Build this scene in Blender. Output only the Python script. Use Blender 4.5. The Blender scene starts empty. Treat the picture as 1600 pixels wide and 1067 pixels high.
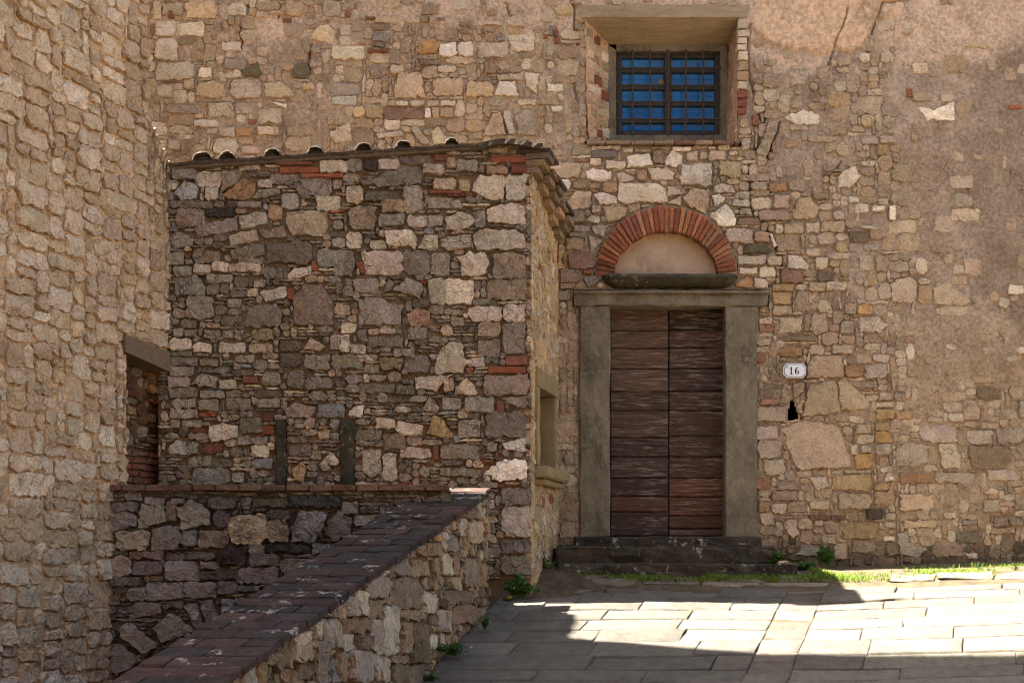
import bpy, math, random
import numpy as np
from mathutils import Vector, Matrix
from mathutils.geometry import delaunay_2d_cdt
R = math.radians
C = bpy.context.scene.collection
SC = bpy.context.scene
random.seed(7)
RNG = np.random.default_rng(7)

# ------------------------------------------------------------------ camera, sky, sun, exposure
F = 2000.0                 # focal length in photo pixels (photo 1600 px wide)
CX, CY = 800.0, 860.0      # principal column and horizon row of the photo
EYE = 1.6
cam_d = bpy.data.cameras.new('camera')
cam = bpy.data.objects.new('camera', cam_d)
C.objects.link(cam)
cam.location = (0, 0, EYE)
cam.rotation_euler = (R(90), 0, 0)
cam_d.sensor_width = 36.0
cam_d.lens = 36.0 * F / 1600.0
cam_d.shift_y = (CY - 533.5) / 1600.0
cam_d.clip_start = 0.05
cam_d.clip_end = 3000
SC.camera = cam

OPP_TOP = 12.0
SUN_COT = 0.685             # metres to the right per metre of fall
SUN_FRONT = 0.06          # metres towards the street per metre to the right
sd = Vector((SUN_COT, -SUN_COT * SUN_FRONT, -1.0)).normalized()
sun_elev = math.asin(-sd.z)
sun_d = bpy.data.lights.new('sun', 'SUN')
sun_d.energy = 5.0
sun_d.angle = R(0.53)
sun_d.color = (1.0, 0.97, 0.94)
sun = bpy.data.objects.new('sun', sun_d)
C.objects.link(sun)
sun.location = (-20, 10, 30)
sun.rotation_euler = sd.to_track_quat('-Z', 'Y').to_euler()

W = bpy.data.worlds.new('World')
SC.world = W
W.use_nodes = True
wn = W.node_tree.nodes
sky = wn.new('ShaderNodeTexSky')
sky.sky_type = 'NISHITA'
sky.sun_disc = False
sky.sun_elevation = sun_elev
sky.sun_rotation = math.atan2(-sd.x, -sd.y) % (2 * math.pi)
sky.air_density = 1.0
sky.dust_density = 3.0
sky.ozone_density = 0.6
bg = wn['Background']
bg.inputs['Strength'].default_value = 0.052
W.node_tree.links.new(sky.outputs[0], bg.inputs[0])

vs = SC.view_settings
vs.view_transform = 'Standard'
vs.look = 'None'
vs.exposure = 3.25
vs.gamma = 1.0
vs.use_curve_mapping = False
vs.use_white_balance = True
vs.white_balance_temperature = 6700
vs.white_balance_tint = 3
SC.cycles.filter_width = 1.1
SC.cycles.max_bounces = 6
SC.cycles.diffuse_bounces = 4

# ------------------------------------------------------------------ small helpers
def lin(c):
    c = np.asarray(c, float) / 255.0
    return np.where(c <= 0.04045, c / 12.92, ((c + 0.055) / 1.055) ** 2.4)

PAL = {'w': (224, 208, 188), 'p': (198, 178, 154), 'g': (150, 135, 119), 'd': (116, 102, 87), 'k': (74, 66, 57),
       't': (166, 137, 108), 'y': (186, 154, 108), 'o': (172, 124, 80), 'b': (148, 88, 64), 'r': (128, 80, 64),
       'u': (146, 140, 136), 'v': (94, 86, 64)}
def tint(code, var=0.06):
    c = np.mean([PAL[k] for k in code], axis=0)
    c = c * (1 + RNG.normal(0, var)) + RNG.normal(0, 1.5, 3)
    return lin(np.clip(c, 10, 250))

def toward(c, rgb, t):
    return c * (1 - t) + lin(rgb) * t
def ray(px, py, Y):
    """the place seen at photo pixel px, py at depth Y"""
    return Vector(((px - CX) / F * Y, Y, EYE + (CY - py) / F * Y))

_lat = {}
def vnoise(x, y, seed=0):
    if seed not in _lat:
        _lat[seed] = np.random.default_rng(1000 + seed).random((256, 256))
    L = _lat[seed]
    xi = np.floor(x).astype(int); yi = np.floor(y).astype(int)
    fx = x - xi; fy = y - yi
    fx = fx * fx * (3 - 2 * fx); fy = fy * fy * (3 - 2 * fy)
    a = L[xi & 255, yi & 255]; b = L[(xi + 1) & 255, yi & 255]
    c = L[xi & 255, (yi + 1) & 255]; d = L[(xi + 1) & 255, (yi + 1) & 255]
    return (a * (1 - fx) + b * fx) * (1 - fy) + (c * (1 - fx) + d * fx) * fy

def fbm(x, y, scale, octv=4, seed=0, gain=0.5):
    """-1..1 layered value noise"""
    s = 0; a = 1; t = 0
    for o in range(octv):
        s = s + a * (2 * vnoise(x * scale * 2 ** o + 17.3 * o, y * scale * 2 ** o + 5.7 * o, seed + o) - 1)
        t += a; a *= gain
    return s / t

def inside(poly, x, y):
    poly = np.asarray(poly, float); r = np.zeros(np.shape(x), bool)
    n = len(poly)
    for i in range(n):
        x0, y0 = poly[i]; x1, y1 = poly[(i + 1) % n]
        if y0 == y1: continue
        cnd = ((y0 > y) != (y1 > y)) & (x < (x1 - x0) * (y - y0) / (y1 - y0) + x0)
        r ^= cnd
    return r

def seg_dist(pts, x, y):
    d = np.full(np.shape(x), 1e9)
    for (x0, y0), (x1, y1) in zip(pts[:-1], pts[1:]):
        vx, vy = x1 - x0, y1 - y0
        t = np.clip(((x - x0) * vx + (y - y0) * vy) / (vx * vx + vy * vy + 1e-12), 0, 1)
        d = np.minimum(d, np.hypot(x - x0 - t * vx, y - y0 - t * vy))
    return d

def make_mesh(name, verts, faces, mat=None, col=None, smooth=False):
    me = bpy.data.meshes.new(name)
    me.from_pydata([tuple(v) for v in verts], [], [tuple(f) for f in faces])
    if col is not None:
        at = me.color_attributes.new('tint', 'FLOAT_COLOR', 'POINT')
        c = np.ones((len(verts), 4)); c[:, :3] = col
        at.data.foreach_set('color', c.ravel())
    if mat: me.materials.append(mat)
    if smooth: me.polygons.foreach_set('use_smooth', [True] * len(me.polygons))
    me.update()
    return me

def link(name, me, parent=None):
    """one mesh object whose origin sits at the middle of its shape"""
    o = bpy.data.objects.new(name, me)
    C.objects.link(o)
    if len(me.vertices):
        co = np.empty(len(me.vertices) * 3); me.vertices.foreach_get('co', co); co = co.reshape(-1, 3)
        c = (co.min(0) + co.max(0)) / 2
        me.vertices.foreach_set('co', (co - c).ravel()); me.update()
        o.location = c
    if parent is not None:
        o.parent = parent
        o.matrix_parent_inverse = Matrix.Translation(-WORLD[parent.name])
    WORLD[o.name] = Vector(o.location)
    return o
WORLD = {}

def thing(name, label, cat, loc, group=None):
    o = bpy.data.objects.new(name, None)
    C.objects.link(o); o.location = loc
    o.empty_display_size = 0.2
    o['label'] = label; o['category'] = cat
    if group: o['group'] = group
    WORLD[o.name] = Vector(loc)
    return o

class MB:
    """collects shapes, gives one mesh"""
    def __init__(s): s.v = []; s.f = []; s.c = []
    def add(s, verts, faces, col=None):
        n = len(s.v); s.v += [tuple(v) for v in verts]
        s.f += [tuple(i + n for i in f) for f in faces]
        s.c += [col if col is not None else (0.5, 0.5, 0.5)] * len(verts)
    def mesh(s, name, mat, smooth=False): return make_mesh(name, s.v, s.f, mat, np.array(s.c), smooth)
    def build(s, name, mat, parent=None, smooth=False): return link(name, s.mesh(name, mat, smooth), parent)

def hexa(p):
    """8 corners (bottom ring 4, top ring 4) -> verts, faces"""
    return p, [(0, 3, 2, 1), (4, 5, 6, 7), (0, 1, 5, 4), (1, 2, 6, 5), (2, 3, 7, 6), (3, 0, 4, 7)]

def box_pts(x0, x1, y0, y1, z0, z1):
    return [(x0, y0, z0), (x1, y0, z0), (x1, y1, z0), (x0, y1, z0), (x0, y0, z1), (x1, y0, z1), (x1, y1, z1), (x0, y1, z1)]

def worn_block(size, bev=0.008, rough=0.004, seg=0.07, rng=None):
    """a block of size (a,b,c) centred at 0, edges worn round, faces slightly uneven"""
    rng = rng or RNG
    n = [max(1, min(14, int(round(s / seg)))) for s in size]
    idx = {}; V = []; Fc = []
    def axis(k):
        s = size[k]; b = min(bev, s * 0.3)
        mid = np.linspace(-s / 2 + b, s / 2 - b, n[k] + 1)
        return np.concatenate([[-s / 2], mid, [s / 2]])
    ax = [axis(k) for k in range(3)]
    m = [len(a) for a in ax]
    def vid(i, j, k):
        key = (i, j, k)
        if key not in idx:
            p = np.array([ax[0][i], ax[1][j], ax[2][k]])
            ext = [(i in (0, m[0] - 1)), (j in (0, m[1] - 1)), (k in (0, m[2] - 1))]
            if sum(ext) >= 2:
                chip = 1.0 if rng.random() < 0.8 else rng.uniform(1.3, 2.4)
                for q in range(3):
                    if ext[q]: p[q] -= math.copysign(min(bev * chip, size[q] * 0.3) * (0.45 if sum(ext) == 2 else 0.6), p[q])
            p = p + rng.normal(0, rough, 3) * np.array([min(1, s / 0.1) for s in size])
            idx[key] = len(V); V.append(p)
        return idx[key]
    for a in range(3):
        b, c = (a + 1) % 3, (a + 2) % 3
        for side in (0, m[a] - 1):
            for i in range(m[b] - 1):
                for j in range(m[c] - 1):
                    q = []
                    for (ii, jj) in ((i, j), (i + 1, j), (i + 1, j + 1), (i, j + 1)):
                        t = [0, 0, 0]; t[a] = side; t[b] = ii; t[c] = jj
                        q.append(vid(*t))
                    if side == 0: q = q[::-1]
                    Fc.append(tuple(q))
    return np.array(V), Fc

def place(V, M):
    return [tuple(M @ Vector(v)) for v in V]

# ------------------------------------------------------------------ materials
def new_mat(name):
    m = bpy.data.materials.new(name); m.use_nodes = True
    nt = m.node_tree; nt.nodes.clear()
    out = nt.nodes.new('ShaderNodeOutputMaterial'); b = nt.nodes.new('ShaderNodeBsdfPrincipled')
    nt.links.new(b.outputs[0], out.inputs[0])
    return m, nt, b
class NT:
    def __init__(s, nt): s.nt = nt; s.geo = nt.nodes.new('ShaderNodeNewGeometry'); s.P = s.geo.outputs['Position']
    def lk(s, a, b): s.nt.links.new(a, b)
    def val(s, sock, v):
        if hasattr(v, 'is_output') or isinstance(v, bpy.types.NodeSocket): s.lk(v, sock)
        else: sock.default_value = v
    def noise(s, scale, detail=5, rough=0.55, vec=None, dist=0.0, w=None):
        n = s.nt.nodes.new('ShaderNodeTexNoise')
        if w is not None: n.noise_dimensions = '4D'; s.val(n.inputs['W'], w)
        n.inputs['Scale'].default_value = scale; n.inputs['Detail'].default_value = detail
        n.inputs['Roughness'].default_value = rough; n.inputs['Distortion'].default_value = dist
        s.lk(vec or s.P, n.inputs['Vector']); return n.outputs['Fac']
    def voro(s, scale, feat='F1', vec=None, out='Distance', rnd=1.0):
        n = s.nt.nodes.new('ShaderNodeTexVoronoi'); n.feature = feat
        n.inputs['Scale'].default_value = scale; n.inputs['Randomness'].default_value = rnd
        s.lk(vec or s.P, n.inputs['Vector']); return n.outputs[out]
    def ramp(s, v, a, b, lo=0.0, hi=1.0):
        n = s.nt.nodes.new('ShaderNodeMapRange'); n.interpolation_type = 'SMOOTHSTEP'
        s.lk(v, n.inputs[0]); n.inputs[1].default_value = a; n.inputs[2].default_value = b
        n.inputs[3].default_value = lo; n.inputs[4].default_value = hi; return n.outputs[0]
    def math(s, op, a, b=0.0):
        n = s.nt.nodes.new('ShaderNodeMath'); n.operation = op; s.val(n.inputs[0], a); s.val(n.inputs[1], b); return n.outputs[0]
    def mix(s, fac, a, b, mode='MIX'):
        n = s.nt.nodes.new('ShaderNodeMix'); n.data_type = 'RGBA'; n.blend_type = mode
        s.val(n.inputs[0], fac); s.val(n.inputs[6], a); s.val(n.inputs[7], b); return n.outputs[2]
    def scalevec(s, x, y, z, vec=None):
        n = s.nt.nodes.new('ShaderNodeVectorMath'); n.operation = 'MULTIPLY'
        s.lk(vec or s.P, n.inputs[0]); n.inputs[1].default_value = (x, y, z); return n.outputs[0]
    def warp(s, amt, scale, vec=None):
        n = s.nt.nodes.new('ShaderNodeTexNoise'); n.inputs['Scale'].default_value = scale; n.inputs['Detail'].default_value = 3
        s.lk(vec or s.P, n.inputs['Vector'])
        m = s.nt.nodes.new('ShaderNodeVectorMath'); m.operation = 'MULTIPLY_ADD'
        s.lk(n.outputs['Color'], m.inputs[0]); m.inputs[1].default_value = (amt,) * 3; s.lk(vec or s.P, m.inputs[2]); return m.outputs[0]
    def attr(s, name='tint'):
        n = s.nt.nodes.new('ShaderNodeAttribute'); n.attribute_name = name; return n.outputs['Color']
    def rnd(s):
        n = s.nt.nodes.new('ShaderNodeObjectInfo'); return n.outputs['Random']
    def bump(s, h, strength, dist, prev=None):
        n = s.nt.nodes.new('ShaderNodeBump'); n.inputs['Strength'].default_value = strength
        n.inputs['Distance'].default_value = dist; s.lk(h, n.inputs['Height'])
        if prev: s.lk(prev, n.inputs['Normal'])
        return n.outputs[0]
def col4(c): return (float(c[0]), float(c[1]), float(c[2]), 1.0)

def mat_stone(name, dirt=0.3, dirtcol=(52, 45, 38), strata=(3, 3, 14), bump=0.7, fiss=0.6, contrast=0.35, lichen=0.0):
    m, nt, b = new_mat(name); n = NT(nt)
    w = n.math('MULTIPLY', n.rnd(), 37.0)
    base = n.attr()
    big = n.noise(7.0, 6, 0.62, w=w)
    fine = n.noise(70.0, 4, 0.6, w=w)
    st = n.noise(6.0, 6, 0.65, vec=n.scalevec(*strata), dist=0.4, w=w)
    f = n.math('ADD', n.math('MULTIPLY', big, 1.0), n.math('ADD', n.math('MULTIPLY', st, 0.9), n.math('MULTIPLY', fine, 0.9)))
    shade = n.ramp(f, 0.95, 1.85, 1.0 - contrast * 1.15, 1.0 + contrast)
    col = n.mix(1.0, base, n.mix(1.0, (1, 1, 1, 1), shade, 'MULTIPLY'), 'MULTIPLY')
    # warm iron staining and pale calcite veins
    rust = n.ramp(n.noise(4.5, 4, 0.6, w=w), 0.56, 0.75, 0.0, 0.35)
    col = n.mix(rust, col, n.mix(1.0, col, (1.12, 0.86, 0.62, 1), 'MULTIPLY'))
    fz = n.voro(5.5, 'DISTANCE_TO_EDGE', vec=n.warp(0.22, 5.0))
    fissure = n.ramp(fz, 0.0, 0.022, 1.0, 0.0)
    gate = n.ramp(n.noise(3.0, 2, w=w), 0.45, 0.6)
    fissure = n.math('MULTIPLY', n.math('MULTIPLY', fissure, gate), fiss)
    col = n.mix(n.math('MULTIPLY', fissure, 0.7), col, col4(lin((60, 48, 36))))
    fz2 = n.voro(17, 'DISTANCE_TO_EDGE', vec=n.warp(0.09, 12))
    hair = n.math('MULTIPLY', n.math('MULTIPLY', n.ramp(fz2, 0.0, 0.035, 1.0, 0.0), n.ramp(n.noise(7.0, 3, w=w), 0.48, 0.6)), fiss)
    col = n.mix(n.math('MULTIPLY', hair, 0.6), col, n.mix(1.0, col, (0.38, 0.33, 0.28, 1), 'MULTIPLY'))
    pits = n.math('MULTIPLY', n.ramp(n.voro(62, 'F1', vec=n.warp(0.03, 30)), 0.08, 0.3, 1.0, 0.0), n.ramp(n.noise(11, 3, w=w), 0.45, 0.62))
    col = n.mix(n.math('MULTIPLY', pits, 0.5), col, n.mix(1.0, col, (0.42, 0.37, 0.32, 1), 'MULTIPLY'))
    dn = n.ramp(n.noise(1.7, 7, 0.68), 0.5, 0.68)
    dn2 = n.ramp(n.noise(22, 5, 0.7), 0.35, 0.6)
    col = n.mix(n.math('MULTIPLY', n.math('MULTIPLY', dn, dn2), dirt), col, col4(lin(dirtcol)))
    if lichen:
        li = n.math('MULTIPLY', n.ramp(n.noise(38, 3, 0.5), 0.58, 0.66), n.ramp(n.noise(3, 3), 0.42, 0.6))
        col = n.mix(n.math('MULTIPLY', li, lichen), col, col4(lin((196, 192, 180))))
    n.lk(col, b.inputs['Base Color'])
    b.inputs['Roughness'].default_value = 0.9; b.inputs['Specular IOR Level'].default_value = 0.2
    fac = n.voro(15, 'F1', vec=n.warp(0.10, 9))
    fac2 = n.voro(42, 'F1', vec=n.warp(0.05, 22))
    h1 = n.math('ADD', n.math('MULTIPLY', st, 1.0), n.math('ADD', n.math('MULTIPLY', big, 0.8), n.math('ADD', n.math('MULTIPLY', fac, 0.55), n.math('MULTIPLY', fac2, 0.35))))
    h2 = n.math('SUBTRACT', h1, n.math('ADD', n.math('MULTIPLY', fissure, 0.9), n.math('MULTIPLY', hair, 0.5)))
    nb = n.bump(h2, bump, 0.03)
    nb = n.bump(n.noise(48, 7, 0.78, w=w), min(1.0, bump * 1.1), 0.012, nb)
    n.lk(nb, b.inputs['Normal'])
    return m

def mat_mortar(name, dirt=0.4, dirtcol=(60, 50, 42), bump=0.8, pit=0.5, basedark=None):
    m, nt, b = new_mat(name); n = NT(nt)
    base = n.attr()
    big = n.noise(4.0, 7, 0.65); mid = n.noise(26, 5, 0.65); fine = n.noise(150, 3, 0.6)
    f = n.math('ADD', n.math('MULTIPLY', big, 0.55), n.math('ADD', n.math('MULTIPLY', mid, 1.0), n.math('MULTIPLY', fine, 1.0)))
    shade = n.ramp(f, 0.95, 1.6, 0.55, 1.42)
    col = n.mix(1.0, base, n.mix(1.0, (1, 1, 1, 1), shade, 'MULTIPLY'), 'MULTIPLY')
    pits = n.math('MULTIPLY', n.ramp(n.voro(85, 'F1', vec=n.warp(0.03, 30)), 0.08, 0.26, 1.0, 0.0), n.ramp(n.noise(9, 3), 0.42, 0.62))
    col = n.mix(n.math('MULTIPLY', pits, pit), col, n.mix(1.0, col, (0.34, 0.3, 0.27, 1), 'MULTIPLY'))
    sand = n.ramp(n.voro(120, 'F1'), 0.0, 0.2, 1.0, 0.0)
    col = n.mix(n.math('MULTIPLY', sand, 0.22), col, col4(lin((215, 195, 165))))
    dn = n.math('MULTIPLY', n.ramp(n.noise(1.3, 7, 0.7), 0.48, 0.7), n.ramp(n.noise(16, 6, 0.7), 0.36, 0.6))
    col = n.mix(n.math('MULTIPLY', dn, dirt), col, col4(lin(dirtcol)))
    fz = n.voro(2.6, 'DISTANCE_TO_EDGE', vec=n.warp(0.35, 4.0))
    crack = n.math('MULTIPLY', n.ramp(fz, 0.0, 0.009, 1.0, 0.0), n.ramp(n.noise(1.9, 3), 0.5, 0.6))
    col = n.mix(n.math('MULTIPLY', crack, 0.75), col, col4(lin((58, 44, 34))))
    n.lk(col, b.inputs['Base Color'])
    b.inputs['Roughness'].default_value = 0.95; b.inputs['Specular IOR Level'].default_value = 0.1
    nb = n.bump(n.math('ADD', mid, n.math('MULTIPLY', big, 0.6)), bump, 0.02)
    nb = n.bump(n.math('SUBTRACT', n.noise(85, 5, 0.7), n.math('MULTIPLY', pits, 1.2)), bump * 0.8, 0.007, nb)
    n.lk(nb, b.inputs['Normal'])
    return m

def mat_simple(name, base, rough=0.85, var=0.25, scale=12.0, bump=0.4, bdist=0.006, spots=None, spotamt=0.0, spotscale=24, stretch=(1, 1, 1), fine=90.0, metal=0.0, spec=0.25, useattr=False, dirt=0.0, dirtcol=(40, 34, 28)):
    m, nt, b = new_mat(name); n = NT(nt)
    v = n.scalevec(*stretch)
    a = n.noise(scale, 6, 0.65, vec=v); f2 = n.noise(fine, 4, 0.65, vec=v)
    base_s = n.attr() if useattr else col4(lin(base))
    shade = n.ramp(n.math('ADD', a, n.math('MULTIPLY', f2, 0.6)), 0.5, 1.1, 1 - var, 1 + var)
    col = n.mix(1.0, base_s, n.mix(1.0, (1, 1, 1, 1), shade, 'MULTIPLY'), 'MULTIPLY')
    if dirt:
        dn = n.math('MULTIPLY', n.ramp(n.noise(2.2, 6, 0.7), 0.45, 0.66), n.ramp(n.noise(30, 5, 0.7), 0.35, 0.58))
        col = n.mix(n.math('MULTIPLY', dn, dirt), col, col4(lin(dirtcol)))
    if spots:
        sp = n.math('MULTIPLY', n.ramp(n.noise(spotscale, 6, 0.7), 0.565, 0.62), n.ramp(n.noise(4, 3), 0.44, 0.6))
        col = n.mix(n.math('MULTIPLY', sp, spotamt), col, col4(lin(spots)))
    n.lk(col, b.inputs['Base Color'])
    b.inputs['Roughness'].default_value = rough; b.inputs['Metallic'].default_value = metal; b.inputs['Specular IOR Level'].default_value = spec
    nb = n.bump(n.math('ADD', a, n.math('MULTIPLY', f2, 0.5)), bump, bdist)
    n.lk(nb, b.inputs['Normal'])
    return m

M_STONE_HOUSE = mat_stone('house_stone', dirt=0.45, strata=(6, 6, 9), bump=0.55, fiss=0.6, contrast=0.3)
M_STONE_ANNEX = mat_stone('annex_stone', dirt=0.5, dirtcol=(44, 39, 34), strata=(5, 5, 5), bump=0.8, fiss=0.9, contrast=0.38)
M_STONE_TOWER = mat_stone('tower_stone', dirt=0.32, dirtcol=(104, 88, 70), strata=(8, 8, 5), bump=0.6, fiss=0.8, contrast=0.36)
M_STONE_LOW = mat_stone('retaining_stone', dirt=0.75, dirtcol=(38, 35, 33), strata=(4, 4, 10), bump=0.8, fiss=0.7, contrast=0.38)
M_STONE_PAR = mat_stone('parapet_stone', dirt=0.45, dirtcol=(58, 48, 36), strata=(14, 14, 2.0), bump=0.85, fiss=0.4, contrast=0.4)
M_BRICK = mat_stone('brick_clay', dirt=0.35, strata=(5, 5, 5), bump=0.5, fiss=0.2, contrast=0.3)
M_PLASTER = mat_mortar('old_plaster', dirt=0.5, dirtcol=(92, 76, 62), bump=1.0)
M_MORTAR = mat_mortar('rubble_mortar', dirt=0.75, dirtcol=(40, 34, 29), bump=1.0)
M_MORTAR_T = mat_mortar('tower_mortar', dirt=0.2, dirtcol=(104, 86, 68), bump=0.6, pit=0.3)
M_MORTAR_P = mat_mortar('parapet_mortar', dirt=0.5, dirtcol=(60, 48, 34), bump=1.0)
# ------------------------------------------------------------------ rubble walls
class Wall:
    """a wall face: local u along it, v = height, d = distance out of it"""
    def __init__(s, O, U):
        s.O = np.array([O[0], O[1], 0.0]); U = np.array([U[0], U[1], 0.0]); s.U = U / np.linalg.norm(U)
        s.N = np.array([s.U[1], -s.U[0], 0.0])
    def world(s, u, v, d):
        u = np.asarray(u, float)[..., None]; d = np.asarray(d, float)[..., None]
        p = s.O + u * s.U + d * s.N
        p = np.array(np.broadcast_to(p, np.broadcast(p, np.asarray(v, float)[..., None] * np.ones(3)).shape))
        p[..., 2] = v
        return p
    def px(s, x, y):
        """photo pixel -> u, v on the face"""
        dx, dy = (x - CX) / F, 1.0
        # (dx*t, t) = O + u U
        A = np.array([[dx, -s.U[0]], [dy, -s.U[1]]])
        t, u = np.linalg.solve(A, s.O[:2])
        return u, EYE + (CY - y) / F * t
    def pxs(s, pts): return np.array([s.px(x, y) for x, y in pts])

def parse(tile, txt):
    """'x0 y0 x1 y1 c' boxes and 'c:x,y x,y ..' outlines in the enlarged tile's pixels -> outlines in photo pixels"""
    X0, Y0, S = tile; out = []
    for it in txt.replace('\n', ';').split(';'):
        it = it.strip()
        if not it: continue
        if ':' in it:
            c, p = it.split(':'); pts = [tuple(map(float, q.split(','))) for q in p.split()]; kind = 1
        else:
            a = it.split(); x0, y0, x1, y1 = map(float, a[:4]); c = a[4]; w, h = x1 - x0, y1 - y0
            j = lambda k: RNG.uniform(-1, 1) * k
            cw, ch = min(w, h) * 0.5, min(w, h) * 0.5
            k = [RNG.uniform(0.05, 0.5) for _ in range(4)] if c[0] not in 'br' else [0.06] * 4
            q = 0.05 * min(w, h) if c[0] not in 'br' else 0.02 * min(w, h)
            pts = [(x0 + cw * k[0], y0 + j(q)), (x0 + w * 0.5, y0 + j(q)), (x1 - cw * k[1], y0 + j(q)), (x1 + j(q), y0 + ch * k[1]), (x1 + j(q), y0 + h * 0.55), (x1 + j(q), y1 - ch * k[2]),
                   (x1 - cw * k[2], y1 + j(q)), (x0 + w * 0.45, y1 + j(q)), (x0 + cw * k[3], y1 + j(q)), (x0 + j(q), y1 - ch * k[3]), (x0 + j(q), y0 + h * 0.5), (x0 + j(q), y0 + ch * k[0])]; kind = 0
        out.append((c, [(X0 + x / S, Y0 + y / S) for x, y in pts]))
    return out

def resample(poly, step, jit, rng):
    poly = np.asarray(poly, float)
    seg = np.roll(poly, -1, 0) - poly; L = np.hypot(seg[:, 0], seg[:, 1]); per = L.sum()
    n = int(np.clip(per / step, 9, 30))
    cum = np.concatenate([[0], np.cumsum(L)]); out = []
    # keep the corners, add points between
    for i in range(len(poly)):
        k = max(1, int(round(n * L[i] / per)))
        for j in range(k): out.append(poly[i] + seg[i] * j / k)
    out = np.array(out)
    out += rng.normal(0, jit, out.shape)
    return out

def area_c(p):
    x, y = p[:, 0], p[:, 1]; x1, y1 = np.roll(x, -1), np.roll(y, -1); cr = x * y1 - x1 * y
    A = cr.sum() / 2
    if abs(A) < 1e-9: return 0, p.mean(0)
    return A, np.array([((x + x1) * cr).sum(), ((y + y1) * cr).sum()]) / (6 * A)

def stone_geo(wall, poly, proud, bulge, rough, rng, back=0.06, inset=0.014, flat=False):
    A, c = area_c(poly)
    if A < 0: poly = poly[::-1]; A = -A
    n = len(poly); rel = poly - c; rad = np.hypot(rel[:, 0], rel[:, 1]) + 1e-6
    size = math.sqrt(A)
    tilt = rng.normal(0, 0.035 if not flat else 0.01, 2)
    a = rng.uniform(0, 6.28); pn = np.array([math.cos(a), math.sin(a)]); psl = rng.uniform(0.05, 0.22) if not flat else 0.0; poff = rng.uniform(-0.1, 0.45) * size
    V = []
    def ring(scale, depth, jit, jxy=0.0):
        p = c + rel * scale[:, None]
        if jxy: p = p + rng.normal(0, jxy, p.shape)
        q = p - c
        d = depth + q @ tilt + rng.normal(0, jit, n)
        d = d - psl * np.maximum(0, q @ pn - poff)
        return p, d
    ins = np.clip(1 - inset / rad, 0.55, 0.97)
    R_ = [ring(np.ones(n), -back, 0), ring(np.ones(n), proud * 0.35 - 0.004, rough * 0.5), ring(ins, proud, rough, rough * 0.5)]
    R_[0] = (R_[0][0], np.full(n, -back))
    for p, d in R_: V.append(wall.world(p[:, 0], p[:, 1], d))
    m = len(R_); Fc = []
    for k in range(m - 1):
        for i in range(n):
            j = (i + 1) % n
            Fc.append((k * n + i, k * n + j, (k + 1) * n + j, (k + 1) * n + i))
    rim = R_[-1][0]; base = (m - 1) * n
    kin = 0 if flat else int(np.clip((size / 0.085) ** 2, 1, 16))
    pts = []
    for _ in range(kin * 6):
        if len(pts) >= kin: break
        q = c + (rim[rng.integers(n)] - c) * math.sqrt(rng.uniform(0.0, 0.8))
        if all(np.hypot(*(q - o)) > 0.35 * size / math.sqrt(kin) for o in pts): pts.append(q)
    if not pts:
        Fc.append(tuple(range(base, base + n)))
    else:
        pts = np.array(pts); q = pts - c
        edge = np.array([np.min(np.hypot(rim[:, 0] - x, rim[:, 1] - y)) for x, y in pts]) / (0.4 * size)
        d = proud + bulge * np.clip(edge, 0, 1) + q @ tilt + rng.normal(0, rough * 0.9, len(pts)) - psl * np.maximum(0, q @ pn - poff)
        V.append(wall.world(pts[:, 0], pts[:, 1], d))
        co = [Vector((x, y)) for x, y in rim] + [Vector((x, y)) for x, y in pts]
        vo, _, fo, ov, _, _ = delaunay_2d_cdt(co, [], [list(range(n))], 1, 1e-6)
        if len(vo) == len(co) and all(len(o) == 1 for o in ov):
            mp = [o[0] for o in ov]
            for f in fo:
                t = [mp[x] for x in f]
                a2 = sum(co[t[i]].x * co[t[(i + 1) % len(t)]].y - co[t[(i + 1) % len(t)]].x * co[t[i]].y for i in range(len(t)))
                if a2 < 0: t = t[::-1]
                Fc.append(tuple(base + x for x in t))
        else:
            Fc.append(tuple(range(base, base + n)))
    V = np.concatenate(V)
    return V, Fc, A

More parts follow.
